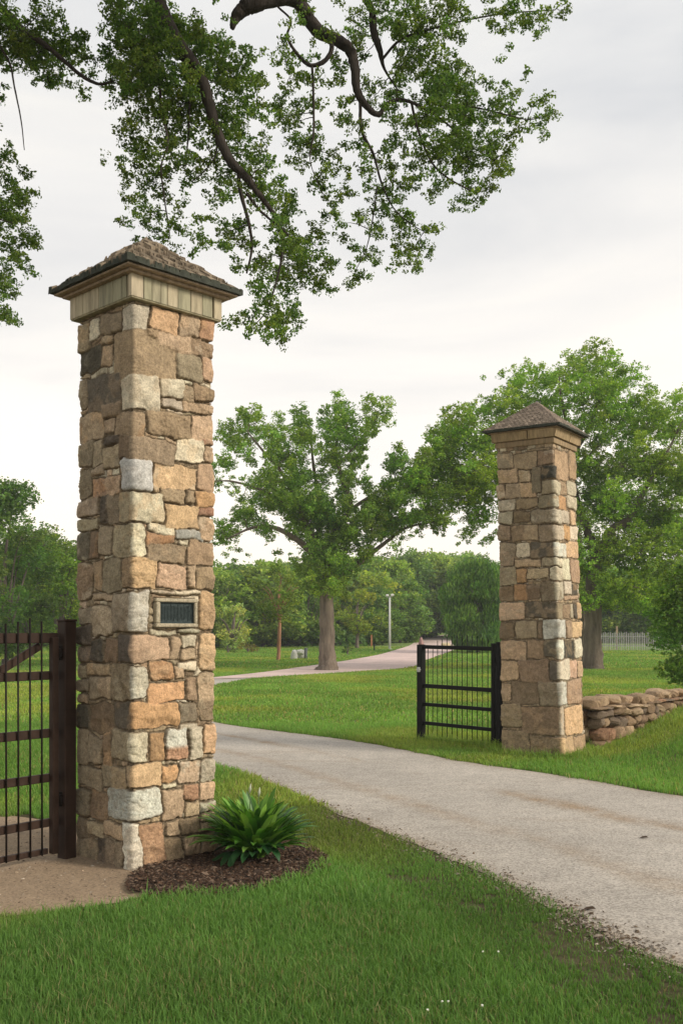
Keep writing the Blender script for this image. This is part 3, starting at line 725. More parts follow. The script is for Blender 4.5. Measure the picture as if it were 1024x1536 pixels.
# ------------------------------------------------------------ foliage tools
def leaves(C, size, cols, droop=0.0, aspect=.6, up=.3, fold=.25):
    """4-vertex leaf blades at points C"""
    n = len(C); d = rng.normal(0, 1, (n, 3)); d[:, 2] = d[:, 2]*.7-droop; d /= np.linalg.norm(d, axis=1)[:, None]
    nr = rng.normal(0, 1, (n, 3)); nr[:, 2] += up*3; w = np.cross(d, nr); w /= np.linalg.norm(w, axis=1)[:, None]+1e-9
    nn = np.cross(w, d); s = (size*rng.uniform(.7, 1.3, n))[:, None]
    a = C-d*s*.5; b = C+d*s*.5; m1 = C-d*s*.05+w*s*aspect*.5+nn*s*fold*.3; m2 = C-d*s*.05-w*s*aspect*.5+nn*s*fold*.3
    V = np.stack([a, m1, b, m2], 1).reshape(-1, 3); o = np.arange(n)*4
    T = np.concatenate([np.stack([o, o+1, o+2], 1), np.stack([o, o+2, o+3], 1)])
    return V, T, np.repeat(cols, 4, 0)
GREENS = np.array([(.115, .205, .045), (.15, .24, .052), (.09, .175, .042), (.20, .29, .062), (.12, .20, .058)])
def leafcols(n, base, warm=0):
    c = GREENS[rng.integers(0, len(GREENS), n)]*np.asarray(base)*rng.uniform(.7, 1.35, (n, 1))
    return c
def tufts(centers, radii, per, spread, base):
    C = np.repeat(centers, per, 0); Rr = np.repeat(radii, per)
    d = rng.normal(0, 1, (len(C), 3)); d /= np.linalg.norm(d, axis=1)[:, None]
    C = C+d*(Rr*rng.uniform(.15, 1, len(C))**.6)[:, None]*np.array((1, 1, .75))
    return C

def make_tree(name, root, clumps, limbs, lm_px, label, cat, leaf, group=None, base=(1, 1, 1), dens=1.0, tuft_r=.22, per=9, depth=2.2, seed=1, droop=0, dup=2, twig_r=.02, trunk_col=(.17, .135, .105), clump_split=True, k=9, trunk_name='trunk'):
    """clumps: (x,z,r,[dy]) metres relative to root; limbs: list of lists of (x,y,z,r)"""
    global rng
    rng = np.random.default_rng(seed)
    t = tag(empty(name, root), label, cat, group)
    m = MB(); pts = []
    for L in limbs:
        A = catmull(L, 6); P = A[:, :3].copy(); r = np.maximum(A[:, 3], .004)
        j = rng.normal(0, 1, P.shape)*np.minimum(r*.05, .02)[:, None]; P += j
        r = r*(1+.03*rng.normal(0, 1, len(r))); m.tube(P, np.abs(r), k if r.max() < .1 else 18, trunk_col, True, True); pts.append(P)
    pts = np.concatenate(pts)
    Cs = []; Rs = []; Cb = []; Sz = []
    for c in clumps:
        x, z, r = c[:3]; dy = c[3] if len(c) > 3 else 0
        n_d = dup if r > tuft_r*1.5 else 1
        for q in range(n_d):
            y = dy+(rng.uniform(-1, 1)*depth if n_d == 1 else (q/(n_d-1)*2-1)*depth*rng.uniform(.3, 1))
            cc = np.array((x+rng.normal(0, .12)*r, y, z+rng.normal(0, .1)*r))
            if clump_split and np.min(np.linalg.norm(pts-cc, axis=1)) < max(1.2*r+.12, 4*tuft_r+.1) and r > 1.5*tuft_r:
                i = np.argmin(np.linalg.norm(pts-cc, axis=1)); p0 = pts[i]; mid = (p0+cc)/2+np.array((0, 0, rng.uniform(-.05, .15)*np.linalg.norm(cc-p0)))
                W = catmull([p0, mid, cc], 5)+rng.normal(0, .012, (11, 3))*np.linalg.norm(cc-p0)
                m.tube(W, np.linspace(twig_r*(1+.25*np.linalg.norm(cc-p0)), twig_r*.35, len(W)), 5, trunk_col)
            coarse = leaf < .06 and r > .385; nt = max(3, int((r/tuft_r)**2*2.3*dens*(.10 if coarse else 1))); d = rng.normal(0, 1, (nt, 3)); d /= np.linalg.norm(d, axis=1)[:, None]
            rr = r*rng.uniform(.1, 1, nt)**.55; T = cc+d*rr[:, None]*np.array((1, 1, .8)); Cs.append(T); Rs.append(np.full(nt, tuft_r*(3 if coarse else 1))*rng.uniform(.5, 1.1, nt)); Sz.append(np.full(nt, 3.2 if coarse else 1.0))
            bright = rng.uniform(.75, 1.25); Cb.append(np.tile(np.array((bright*rng.uniform(.9, 1.2), bright, bright*rng.uniform(.7, 1.1))), (nt, 1)))
            for q2 in range(max(1, nt//(3 if leaf < .06 else 7))):
                e = T[rng.integers(0, nt)]; m.tube(catmull([cc, (cc+e)/2+rng.normal(0, .06, 3)*r, e], 3), np.linspace(twig_r*.4, twig_r*.2, 7), 4, trunk_col, False)
    m.build(trunk_name, M_BARK, t, True)
    Cs = np.concatenate(Cs); Rs = np.concatenate(Rs); Cb = np.repeat(np.concatenate(Cb), per, 0)
    L = tufts(Cs, Rs, per, 0, base)
    cl = leafcols(len(L), base)*Cb
    V, T, cv = leaves(L, leaf*np.repeat(np.concatenate(Sz), per), cl, droop, .6 if droop < 2 else .28)
    mesh_obj('crown', V, T, M_LEAF, t, cv, False)
    return t
def sat(C, k, seed, lo=.07, hi=.2):
    r_ = random.Random(seed); out = list(C)
    for c in C:
        for q in range(k):
            a = r_.uniform(0, 6.28); rr = c[2]*r_.uniform(.6, 1.15); out.append((c[0]+math.cos(a)*rr, c[1]+math.sin(a)*rr*.9, c[2]*r_.uniform(.3, .5), r_.uniform(-1.6, 1.6)))
    return out
def conv(clumps, ox, oy, sc, root, Y):
    """photo-measured clumps -> metres relative to root"""
    out = []
    for c in clumps:
        P = px(ox+c[0]/sc, oy+c[1]/sc, Y); out.append((P[0]-root[0], P[2]-root[2], c[2]/sc/F*Y*1.03)+tuple(c[3:]))
    return out
def climb(L, ox, oy, sc, root, Y):
    """(x,y,width px[,dy]) -> limb"""
    out = []
    for c in L:
        dy = c[3] if len(c) > 3 else 0; P = px(ox+c[0]/sc, oy+c[1]/sc, Y+0); out.append((P[0]-root[0], dy, P[2]-root[2], c[2]/2/F*Y))
    return out
def cl(s): return [tuple(float(q) for q in t.split(',')) for t in s.split()]

# ------------------------------------------------------------ tree in the middle of the lawn
Y = 40.5; root = (*px(492, 0, Y)[:2], 0.0)
mid = cl("""110,170,50 60,255,32 170,130,42 230,180,46 320,110,36 330,180,46 290,250,42 140,240,26 220,350,66 270,400,56 130,440,46 60,490,42 38,520,22 200,480,36 110,560,14 240,560,14 330,460,66 400,450,66
440,540,66 380,560,60 350,620,52 420,650,56 470,620,46 400,700,36 440,690,36 350,680,26 470,110,46 430,170,50 500,180,46 560,80,36 610,90,30 560,140,30 430,250,46 510,250,36 470,350,40 390,320,36 540,330,24 640,270,40 600,400,56 660,380,46
700,330,46 690,450,42 630,470,46 560,500,46 540,570,36 760,440,44 800,470,30 740,300,36 650,240,26 360,390,46 490,480,50 300,500,26 290,600,16 560,440,40 100,330,14 330,310,40 230,250,36 25,290,20 40,330,16 120,90,14 400,120,26 620,560,14 250,120,20 560,390,36 620,340,34 540,440,34 600,460,30 300,350,40 380,400,44 180,400,26 480,410,36 220,300,30 470,300,30 680,510,14 720,500,14 80,580,12 650,560,12""")
limbs = [[(491, 1012, 40), (491, 1000, 30), (491, 975, 24), (490, 930, 21), (489, 880, 19), (487, 850, 17)],
         [(487, 860, 13), (470, 832, 10, -.4), (440, 808, 8, -.8), (410, 794, 6, -1), (380, 796, 4, -1), (345, 812, 2, -1)],
         [(490, 880, 13), (515, 860, 10, .2), (545, 838, 8, .5), (575, 815, 6, .5), (610, 790, 4, .5), (660, 780, 2, .4)],
         [(488, 855, 13), (500, 800, 10, .2), (525, 762, 8, 0), (512, 716, 6, 0), (503, 670, 4, 0), (520, 640, 2, 0)],
         [(487, 855, 11), (478, 800, 9, .8), (480, 750, 7, 1), (470, 700, 5, 1), (465, 650, 2, 1)],
         [(480, 830, 9), (455, 775, 7, -.6), (425, 715, 5, -.8), (402, 688, 4, -.8), (375, 655, 2, -.8)],
         [(440, 765, 5, -.7), (400, 742, 4, -1), (354, 728, 3, -1), (325, 727, 1.5, -1)],
         [(525, 765, 6), (560, 740, 5, .3), (600, 715, 3, .3), (640, 705, 2, .2)], [(505, 700, 4), (540, 660, 3), (570, 620, 2)]]
make_tree('oak_tree', root, sat(conv(mid, 310, 580, 2.2756, root, Y), 3, 1), [climb(L, 0, 0, 1, root, Y) for L in limbs], 0,
          'spreading green tree with straight grey trunk, in the middle of the lawn between the pillars', 'tree', .088, base=(1.5, 1.52, 1.25), dens=1.95, tuft_r=.15, per=13, depth=2.0, seed=41, dup=3)

# big tree behind the far pillar
Y = 41.0; root = (*px(890, 0, Y)[:2], 0.0)
big = cl("""770,585,20 748,612,22 800,575,22 840,560,22 875,550,25 905,548,20 930,580,24 890,590,26 850,600,26 800,610,26 960,612,22 920,622,30 950,645,26 990,622,20 1012,602,18 985,650,18 900,660,20 1014,648,18 880,700,26 910,715,32
950,700,36 990,700,32 1018,722,30 900,760,32 940,765,30 980,770,36 1010,790,32 900,820,34 950,830,36 990,840,32 890,865,22 930,880,30 970,890,30 1012,880,32 690,640,26 715,622,18 660,665,22 700,670,30 735,660,26 640,690,22 670,700,30 710,710,30
735,730,26 690,740,30 652,742,26 720,770,24 735,700,26 618,722,20 700,800,12 735,805,10 668,770,12 770,640,30 820,650,30 780,700,34 830,710,30 780,760,30 840,780,34 790,820,26 850,840,34 830,880,24 1050,660,30 1060,720,34 1050,790,34 1060,850,30 1090,700,30 1100,780,30 860,640,26
870,900,20 910,900,22 640,720,26 755,560,8 1040,620,24 720,590,8""")
limbs = [[(889, 1012, 42), (889, 1000, 32), (889, 970, 27), (889, 920, 24), (890, 870, 22), (893, 835, 20)],
         [(893, 850, 15), (885, 800, 12, .3), (868, 745, 10, .5), (862, 690, 8, .5), (885, 640, 6, .4), (905, 590, 3, .3)],
         [(893, 850, 15), (910, 800, 12, -.4), (935, 780, 9, -.8), (960, 730, 7, -1), (985, 690, 4, -1), (1010, 640, 2, -1)],
         [(880, 790, 9), (840, 760, 8, -.5), (790, 735, 6, -.8), (740, 722, 5, -1), (690, 712, 3, -1), (640, 705, 2, -1)],
         [(866, 740, 7), (830, 690, 6, .6), (790, 650, 4, .8), (750, 615, 2, .8)], [(920, 790, 8), (965, 785, 7, .3), (1010, 770, 5, .6), (1070, 750, 3, .8)],
         [(862, 700, 7), (850, 640, 5, 0), (840, 590, 3, 0), (838, 560, 1.5, 0)], [(870, 700, 5, .3), (905, 660, 4, .2), (935, 630, 3, 0), (950, 610, 2, 0)]]
make_tree('oak_tree', root, sat(conv(big, 0, 0, 1, root, Y), 3, 2), [climb(L, 0, 0, 1, root, Y) for L in limbs], 0,
          'tallest broad green tree, thick grey trunk, standing on the lawn behind the far pillar', 'tree', .092, base=(1.75, 1.7, 1.2), dens=1.6, tuft_r=.16, per=13, depth=2.4, seed=42, dup=3)
# slim trunk beside it
Y = 47; root = (*px(873, 0, Y)[:2], 0.0)
make_tree('oak_tree', root, conv(cl("870,800,30 850,760,30 890,780,24 868,860,22 845,820,24"), 0, 0, 1, root, Y), [climb([(873, 1002, 16), (873, 985, 12), (874, 940, 10), (873, 880, 9), (868, 800, 6)], 0, 0, 1, root, Y)], 0,
          'slim dark trunked tree just behind the far pillar, left of the thick grey trunk', 'tree', .12, dens=1.2, tuft_r=.22, per=8, depth=1.5, seed=43)

# ------------------------------------------------------------ the overhanging oak (its trunk stands left of the frame)
Y = 10.0; root = (-6.3, 10.6, 0.0)
ovr = cl("""20,30,36 60,20,36 95,40,26 60,78,30 100,90,16 40,60,26 0,40,30 112,60,14 190,20,42 215,60,42 240,100,42 192,90,36 260,150,38 200,140,30 290,60,36 320,40,26 340,90,34 300,120,36 330,150,30 285,20,26 160,60,18 145,90,10 240,10,40 235,170,24
190,190,20 180,232,14 215,220,24 230,260,20 165,245,9 205,300,16 190,330,13 230,322,18 265,310,14 250,200,20 290,225,14 320,200,24 350,180,26 370,220,24 340,250,18 378,268,24 400,240,14 300,330,16 280,350,13 330,342,14 360,330,18 400,290,20 430,300,22
420,340,24 440,370,26 400,380,22 462,400,24 430,420,26 390,430,20 480,422,18 470,350,18 410,460,20 370,470,14 440,470,20 420,502,13 395,495,11 350,480,8 380,400,14 345,375,10 490,375,11 365,75,20 385,110,14 360,130,20
430,100,22 420,150,18 440,190,18 470,130,18 450,230,15 480,200,15 430,60,12 510,100,15 520,160,16 500,240,14 540,200,16 480,280,10 555,130,16 570,20,26 610,10,28 640,30,26 670,15,22 690,30,16 600,50,14 530,30,16 462,30,12
735,8,16 760,20,18 776,45,10 790,15,14 820,20,14 838,10,7 620,80,26 650,100,32 600,110,20 690,110,24 660,140,32 700,150,28 640,170,26 730,135,11 720,180,26 690,200,30 752,160,16 772,150,13 800,160,14 812,180,9 740,210,22 765,232,17 700,240,26
740,262,20 710,280,17 660,230,24 630,220,20 620,260,18 660,270,18 690,290,11 600,190,20 580,230,14 590,280,16 560,260,12 540,300,12 570,320,14 610,320,17 600,350,17 640,350,14 620,380,14 590,390,8 560,360,13 530,350,12 510,330,9 540,390,10 530,412,6
555,400,7 650,365,8 575,290,13 500,300,7 480,255,8 515,280,8 545,240,14 470,60,10 540,60,14 590,150,18 400,160,10 455,150,12 420,480,14 200,260,10 215,345,10 245,345,9 320,290,12 350,300,12 300,260,8 265,240,14 335,120,20
10,230,12 0,260,22 20,280,18 8,320,26 36,340,16 20,380,14 0,360,20 5,420,12 0,460,12 10,475,7 3,205,8 -30,300,40 -30,400,34 -40,220,30 -30,460,20 -50,80,50 -80,160,40 -60,20,50""")
ovf = cl("215,15,26 245,45,26 225,105,24 290,125,18 262,90,20 200,60,24 20,35,22 185,120,16 350,200,10 400,270,12 420,345,16 440,375,16 455,20,10 520,40,10 660,150,26 690,190,24 300,60,16 180,20,20")
def dyof(x): return (-.6 if x < 60 else (-.5 if x < 500 else .5))
oc = []
for c in ovr:
    Yc = Y+(-.5 if c[0] < 420 else .5)
    P = px(c[0], c[1], Yc); oc.append((P[0]-root[0], P[2], c[2]/F*Yc*1.0, Yc-root[1]+(.3 if c[0] < 420 else .1)))
    for q in range(2):
        an = random.uniform(0, 6.28); rr = c[2]*random.uniform(.9, 1.5)/F*Yc; oc.append((P[0]-root[0]+math.cos(an)*rr, P[2]+math.sin(an)*rr-.03, random.uniform(.05, .09), Yc-root[1]+random.uniform(-.2, .2)))
for c in ovf:
    P = px(c[0], c[1], Y-.95); oc.append((P[0]-root[0], P[2], c[2]/F*Y, Y-.95-root[1]))
rg = np.random.default_rng(9)
for i in range(220):      # the rest of the crown, above and left of the picture, plus added shade clumps
    a = rg.uniform(0, 6.28); q = rg.uniform(.5, 5.5); c = (math.cos(a)*q, rg.uniform(7.6, 11.5)-.25*q+1.2, rg.uniform(.4, .7), math.sin(a)*q); c = c if i % 2 else (c[0]*1.1+3.2, c[1], c[2], c[3]-6.0); Yc = c[3]+root[1]  # even clumps are added nearer the camera, unseen, to shade the foreground lawn
    if c[0]+root[0] > -.345*Yc-.9 and c[1] < 1.6+.64*Yc+.8: continue
    oc.append(c)
def ol(L, dy0=0):
    out = []
    for c in L:
        Yc = Y+(c[3] if len(c) > 3 else 0)+dy0; P = px(c[0], c[1], Yc); out.append((P[0]-root[0], Yc-root[1], P[2], c[2]/2/F*Yc))
    return out
J = (1.0, -.3, 6.6, .30); K = (2.4, -.6, 8.2, .22)
limbs = [[(0, 0, -.1, .55), (0, 0, .3, .42), (.05, 0, 1.6, .36), (0, -.05, 3.5, .34), (.15, -.1, 5.2, .32), (1.0, -.3, 6.9, .28), (2.4, -.6, 8.2, .2), (3.4, -.9, 8.5, .13)]+ol([(215, -30, 27, -.5), (240, 15, 24, -.5), (262, 60, 22, -.5), (298, 108, 18, -.5), (312, 150, 17, -.5), (325, 195, 15, -.5), (345, 240, 14, -.5), (368, 265, 12, -.5), (395, 300, 8, -.5), (415, 330, 6, -.4), (424, 370, 4, -.4), (415, 420, 3, -.4), (400, 465, 2, -.4), (382, 488, 1.5, -.4)]),
    [(2.0, -.5, 7.9, .18), (3.6, -.3, 9.2, .16), (4.6, -.2, 9.3, .13)]+ol([(400, -70, 24, .3), (430, -25, 22, .4), (455, 15, 20, .4), (475, 45, 20, .4), (500, 58, 18, .4), (522, 72, 16, .4), (532, 100, 14, .4), (535, 135, 12, .4), (550, 160, 10, .4), (568, 172, 7, .4), (580, 155, 5, .4), (605, 150, 5, .4), (640, 165, 4, .4), (675, 190, 3, .5), (705, 218, 2, .6), (740, 240, 1.5, .6)]),
    ol([(455, 0, 18, .4), (415, -4, 24, .3), (385, 3, 26, .2), (364, 14, 22, .2), (352, 30, 14, .2), (348, 43, 7, .2)]),
    [(.2, 0, 5.2, .2), (.8, .6, 7.4, .15), (2.2, .4, 8.6, .12)]+ol([(300, -120, 18, .2), (420, -75, 15, .3), (520, -30, 13, .6), (555, 10, 11, .6), (560, 45, 11, .6), (570, 78, 9, .6), (577, 105, 4, .6), (600, 140, 2, .6)]),
    ol([(495, 58, 7, .35), (497, 75, 7, .3), (486, 92, 7, .3), (466, 98, 6, .3), (447, 83, 5, .3), (431, 55, 4, .3), (436, 30, 3, .3), (415, 8, 3, .3), (400, -20, 3, .3)]),
    ol([(468, 98, 4, .3), (470, 150, 3.4, .3), (470, 200, 3, .3), (465, 240, 1.6, .3), (480, 285, 1, .3)]),
    ol([(540, 150, 5, .4), (542, 195, 5, .4), (560, 232, 4, .4), (572, 275, 3, .4), (590, 312, 2, .4), (615, 335, 1.5, .4), (640, 350, 1, .4)]),
    ol([(617, 154, 4, .4), (625, 190, 3.6, .4), (645, 240, 3.2, .4), (670, 266, 2.6, .4), (705, 286, 2, .4)]),
    ol([(572, 90, 4, .6), (600, 60, 4, .6), (640, 45, 3, .6), (700, 30, 2.5, .7), (760, 20, 2, .7), (830, 15, 1.5, .7)]),
    ol([(565, 280, 2, .4), (560, 320, 2, .4), (550, 370, 1.5, .4), (532, 408, 1, .4)]),
    ol([(640, 165, 3, .4), (700, 160, 2.6, .4), (750, 170, 2, .4), (790, 180, 1.5, .4)]),
    ol([(358, 255, 7, -.5), (360, 285, 6, -.5), (372, 330, 5, -.5), (378, 370, 4, -.5), (370, 410, 2.5, -.5)]),
    ol([(370, 290, 5, -.5), (392, 318, 4, -.5), (425, 345, 3, -.5), (445, 370, 2, -.5)]),
    [(.3, -.1, 5.6, .12), (1.6, -.5, 6.9, .09)]+ol([(-60, -10, 12, -.6), (10, 20, 11, -.6), (35, 45, 9, -.6), (65, 65, 8, -.6), (95, 90, 6.5, -.6), (122, 113, 5.5, -.6), (148, 126, 4.5, -.6), (168, 122, 2.5, -.6)]),
    ol([(-40, 0, 4, -.6), (-5, 60, 3.6, -.6), (15, 95, 3.2, -.6), (22, 130, 2.6, -.6), (32, 180, 2, -.6), (37, 225, 1.2, -.6)]),
    ol([(230, 60, 5, -.5), (238, 120, 4, -.6), (244, 170, 3.4, -.6), (252, 215, 3, -.6), (242, 250, 2.6, -.6), (247, 300, 2.2, -.6), (254, 345, 1.8, -.6), (252, 362, 1.2, -.6)]),
    ol([(285, 120, 3, -.5), (284, 170, 2.5, -.5), (282, 210, 2.5, -.5), (278, 248, 1.6, -.5)]), ol([(318, 180, 3, -.5), (325, 225, 2.4, -.5), (311, 252, 2, -.5), (288, 273, 1.2, -.5)]),
    [(0, 0, 4.6, .16), (.2, -.5, 5.4, .1), (.9, -.9, 5.6, .07), (1.9, -1.0, 5.6, .05)]+ol([(-60, 330, 6, -.8), (-20, 325, 3, -.8), (20, 335, 1.5, -.8)]),
    [(0, 0, 5, .24), (-1.4, .6, 6.6, .18), (-2.8, 1, 8.4, .1), (-4, 1.4, 9.4, .04)], [(0, 0, 5.4, .2), (-.3, 1.5, 7.4, .14), (.4, 3, 9.2, .06)], [(0, 0, 5.2, .2), (.4, -1.6, 7.4, .16), (1.6, -3.6, 8.6, .11), (3.0, -6.5, 9.6, .07), (4.5, -8.5, 10, .03)]]
make_tree('oak_tree', root, oc, limbs, 0, 'big overhanging oak, dark twisting limbs and hanging leaves above the near pillar', 'tree', .032,
          base=(1.0, 1.0, 1.0), dens=1.5, tuft_r=.058, per=16, depth=.28, seed=44, dup=2, twig_r=.0055, trunk_col=(.042, .034, .028), droop=.5, k=12)

# ------------------------------------------------------------ nearer trees at the edges of the lawn
def blobtree(name, x, base_y, Yd, wpx, top_y, label, group=None, seed=0, base=(1, 1, 1), cat='tree', trunk_w=8, crown_base=None, leaf=.2, n=26, trunk_col=(.15, .12, .1), dens=1.0, low=False, droop=0.0):
    P = px(x, 0, Yd); z0 = float(gz(P[0], Yd)); root = (P[0], Yd, z0)
    rg = np.random.default_rng(seed); top = CH-(top_y-HZ)/F*Yd-z0; w = wpx/F*Yd/2
    cb = top*(.3 if not low else .06) if crown_base is None else CH-(crown_base-HZ)/F*Yd-z0
    C = []; ch = (top-cb)/2; zc = cb+ch
    for i in range(n):
        a = rg.uniform(0, 6.28); e = rg.uniform(-1, 1); rr = rg.uniform(.45, .92)
        hr = (1-abs(e)**(4 if low and e < 0 else 2.4))**.5; C.append((math.cos(a)*hr*w*rr, zc+e*ch*(.9 if e > 0 else .95), rg.uniform(.22, .42)*min(w, ch*1.2), math.sin(a)*hr*w*rr))
    tw = trunk_w/2/F*Yd
    limbs = [[(0, 0, -.1, tw*1.6), (0, 0, .25, tw*1.1), (.03*w, 0, cb, tw*.9), (0, 0, zc, tw*.6), (.1*w, .1, zc+ch*.6, tw*.2)]]
    for q in range(5):
        a = q*1.3+rg.uniform(0, 1); limbs.append([(0, 0, cb+.2*q*ch*.3, tw*.5), (math.cos(a)*w*.4, math.sin(a)*w*.4, zc, tw*.3), (math.cos(a)*w*.75, math.sin(a)*w*.75, zc+ch*.3, tw*.1)])
    return make_tree(name, root, C, limbs, 0, label, cat, leaf, group, base, dens*1.25, leaf*1.7, 10, 0.0, seed, droop, 1, tw*.12, trunk_col, k=7)
def blob_dy(): pass
blobtree('lawn_tree', 418, 992, 52, 80, 850, 'young tree with thin reddish brown trunk on the lawn left of the middle tree', seed=51, base=(1.2, 1.1, .9), trunk_w=5.5, crown_base=935, leaf=.13, n=30, trunk_col=(.33, .17, .1), dens=1.2)
blobtree('weeping_tree', 716, 975, 66, 100, 846, 'dense dark green drooping tree just left of the far pillar, behind the black gate', seed=52, base=(.9, 1.1, 1.0), trunk_w=5, leaf=.26, n=110, dens=5.0, low=True, droop=3.0)
blobtree('bush', 1052, 1040, 23, 165, 842, 'leafy green bush behind the low stone wall at the right edge', seed=53, base=(1.0, 1.1, .95), cat='bush', trunk_w=8, leaf=.075, n=70, dens=1.7, low=True)
blobtree('edge_tree', 8, 1000, 46, 170, 716, 'loose dark green tree at the left edge behind the brown gate', seed=54, base=(.9, 1, .9), leaf=.15, n=46, dens=1.7, low=True)
blobtree('edge_tree', 92, 1000, 50, 110, 788, 'rounded light green tree behind the brown gate, against the near pillar', seed=55, base=(1.3, 1.3, .9), leaf=.15, n=46, dens=2.0, low=True)
blobtree('edge_tree', -60, 990, 42, 150, 730, 'green tree beyond the left edge behind the brown gate', seed=56, base=(1, 1, 1), leaf=.16, n=40, dens=1.6, low=True)
blobtree('edge_tree', 45, 985, 58, 150, 800, 'bushy dark tree between the two trees behind the brown gate', seed=57, base=(.8, .9, 1), leaf=.17, n=44, dens=1.8, low=True)
blobtree('blossom_tree', 350, 985, 72, 62, 905, 'small pale creamy leaved tree in the far wood, right of the near pillar', seed=58, base=(3.2, 2.3, 3.6), leaf=.17, n=26, dens=1.4, low=True)
blobtree('lawn_tree', 535, 985, 74, 70, 885, 'pale yellow green small tree in front of the wood, right of the middle trunk', seed=59, base=(1.7, 1.35, .9), leaf=.17, n=26, dens=1.3, trunk_w=5)
blobtree('shrub', 521, 976, 62, 16, 963, 'tiny dark green shrub alone on the lawn right of the middle trunk', seed=60, base=(.6, .7, .7), cat='shrub', leaf=.1, n=8, trunk_w=2, low=True)
blobtree('shrub', 342, 985, 66, 34, 962, 'low dark shrub under the wood beside the near pillar', seed=61, base=(.8, .8, .8), cat='shrub', leaf=.13, n=12, trunk_w=2, low=True)
blobtree('shrub', 372, 983, 67, 34, 964, 'low reddish tinged shrub under the wood, left of the young tree', seed=62, base=(1.5, .8, .9), cat='shrub', leaf=.13, n=12, trunk_w=2, low=True)

# ------------------------------------------------------------ the far wood: a few kinds, copied
protos = []
rgw = np.random.default_rng(77)
for i in range(5):
    b = [(1.6, 1.5, 1.4), (1.2, 1.25, 1.2), (2.2, 1.8, 1.3), (1.35, 1.4, 1.5), (1.8, 1.65, 1.4)][i]
    t = blobtree('wood_tree', 512+i*10, 975, 100, 95, 845, 'x', seed=80+i, base=b, leaf=.30, n=60, dens=1.9, trunk_w=4, low=True)
    protos.append(t)
spots = []
for k, (x, Yd, hpx, kk) in enumerate([
    (330, 76, 868, 0), (362, 80, 862, 1), (395, 78, 850, 0), (430, 84, 856, 3), (462, 80, 862, 1), (500, 86, 868, 3), (540, 88, 860, 2), (575, 94, 848, 4), (610, 100, 842, 1), (645, 104, 838, 0), (680, 106, 842, 3),
    (715, 100, 852, 1), (750, 96, 850, 4), (590, 118, 840, 1), (630, 122, 836, 4), (668, 124, 836, 1), (705, 122, 838, 0), (310, 92, 852, 4), (350, 96, 850, 1), (400, 98, 846, 0), (450, 100, 850, 1), (500, 104, 850, 4), (550, 108, 846, 0),
    (600, 90, 878, 3), (560, 84, 886, 1), (300, 82, 880, 3), (790, 96, 850, 0), (840, 94, 856, 1), (880, 92, 860, 3), (920, 90, 862, 0), (960, 92, 856, 1), (1000, 88, 850, 4), (1040, 90, 850, 0), (1090, 86, 850, 1), (1150, 84, 850, 0), (905, 100, 850, 1), (980, 102, 846, 1),
    (250, 88, 860, 1), (190, 84, 856, 0), (130, 82, 850, 4), (80, 78, 840, 1), (20, 76, 836, 0), (-40, 74, 840, 3), (-110, 72, 840, 1), (-190, 70, 840, 0), (160, 100, 850, 1), (60, 96, 850, 0), (1230, 82, 850, 4)]):
    P = px(x, 0, Yd); z0 = float(gz(P[0], Yd)); h = CH-(hpx-6-HZ)/F*Yd-z0; spots.append((P[0], Yd, z0, h, kk))
used = set()
H100 = CH-(845-HZ)/F*100-float(gz(px(552, 0, 100)[0], 100))
GR = 'trees of the far wood'
LB = ['dense green tree in the far wood beyond the lawn', 'dark green tree in the far wood beyond the lawn', 'light yellow green tree in the far wood beyond the lawn', 'bluish green tree in the far wood beyond the lawn', 'fresh green tree in the far wood beyond the lawn']
for (x, y, z0, h, kk) in spots:
    p = protos[kk]
    if kk in used:
        c = p.copy(); COL.objects.link(c)
        for ch in list(p.children): d = ch.copy(); COL.objects.link(d); d.parent = c
    else: c = p; used.add(kk)
    s = h/H100; sx = s*rgw.uniform(1.0, 1.3); c.location = (x, y, z0); c.scale = (sx, sx, s*rgw.uniform(.96, 1.06)); c.rotation_euler = (0, 0, rgw.uniform(0, 6.28))
    c['label'] = LB[kk]; c['group'] = GR; c['category'] = 'tree'
# undergrowth filling the foot of the wood
n = 60000; x = rng.uniform(-60, 60, n); y = 88+rng.uniform(0, 34, n)+.0*x; y = np.where(np.abs(x+12) < 14, y-10, y)
k = ~((x > 2) & (x < 24) & (y < 132) & (seg_dist(x, y, (NE+FE)[SPLIT:]/2) < 5.5)); x = x[k]; y = y[k]
x2 = x; hgt = 2.6*fbm(x*.25, y*.25, 3)*rng.uniform(0, 1, len(x))**1.0*ss((y-76)/14+.2)
C = np.stack([x, y, gz(x, y)+hgt*1.3], 1); V, T, cv = leaves(C, .42, leafcols(len(C), (.7, .8, .8)))
tag(mesh_obj('undergrowth', V, T, M_LEAF, None, cv), 'tangled dark undergrowth along the foot of the far wood', 'undergrowth', kind='stuff')

# ------------------------------------------------------------ light pole, picket fence, small things far off
P = px(584, 0, 72); z0 = float(gz(P[0], 72)); pole = tag(empty('light_pole', (P[0], 72, z0)), 'tall pale light pole on the lawn beyond the pink path', 'light pole')
m = MB(); m.tube([(0, 0, -.1), (0, 0, 2), (.01, 0, 3.75)], [.095, .085, .07], 10, (.6, .6, .58)); m.build('pole', M_GALV, pole, True)
m = MB(); m.tube([(-.2, 0, 3.78), (.2, 0, 3.82)], .035, 8, (.6, .6, .58)); m.build('crossarm', M_GALV, pole, True)
for sx, z in ((-.17, 3.90), (.19, 3.93)):
    m = MB(); m.box((sx, -.03, z), (.22, .26, .15), 0, (.7, .7, .7), .03); m.build('lamp', M_WHITE, pole)
m = MB(); m.box((.02, 0, .03), (.3, .3, .06), 0, (.5, .5, .5), .01); m.build('base', M_GALV, pole)

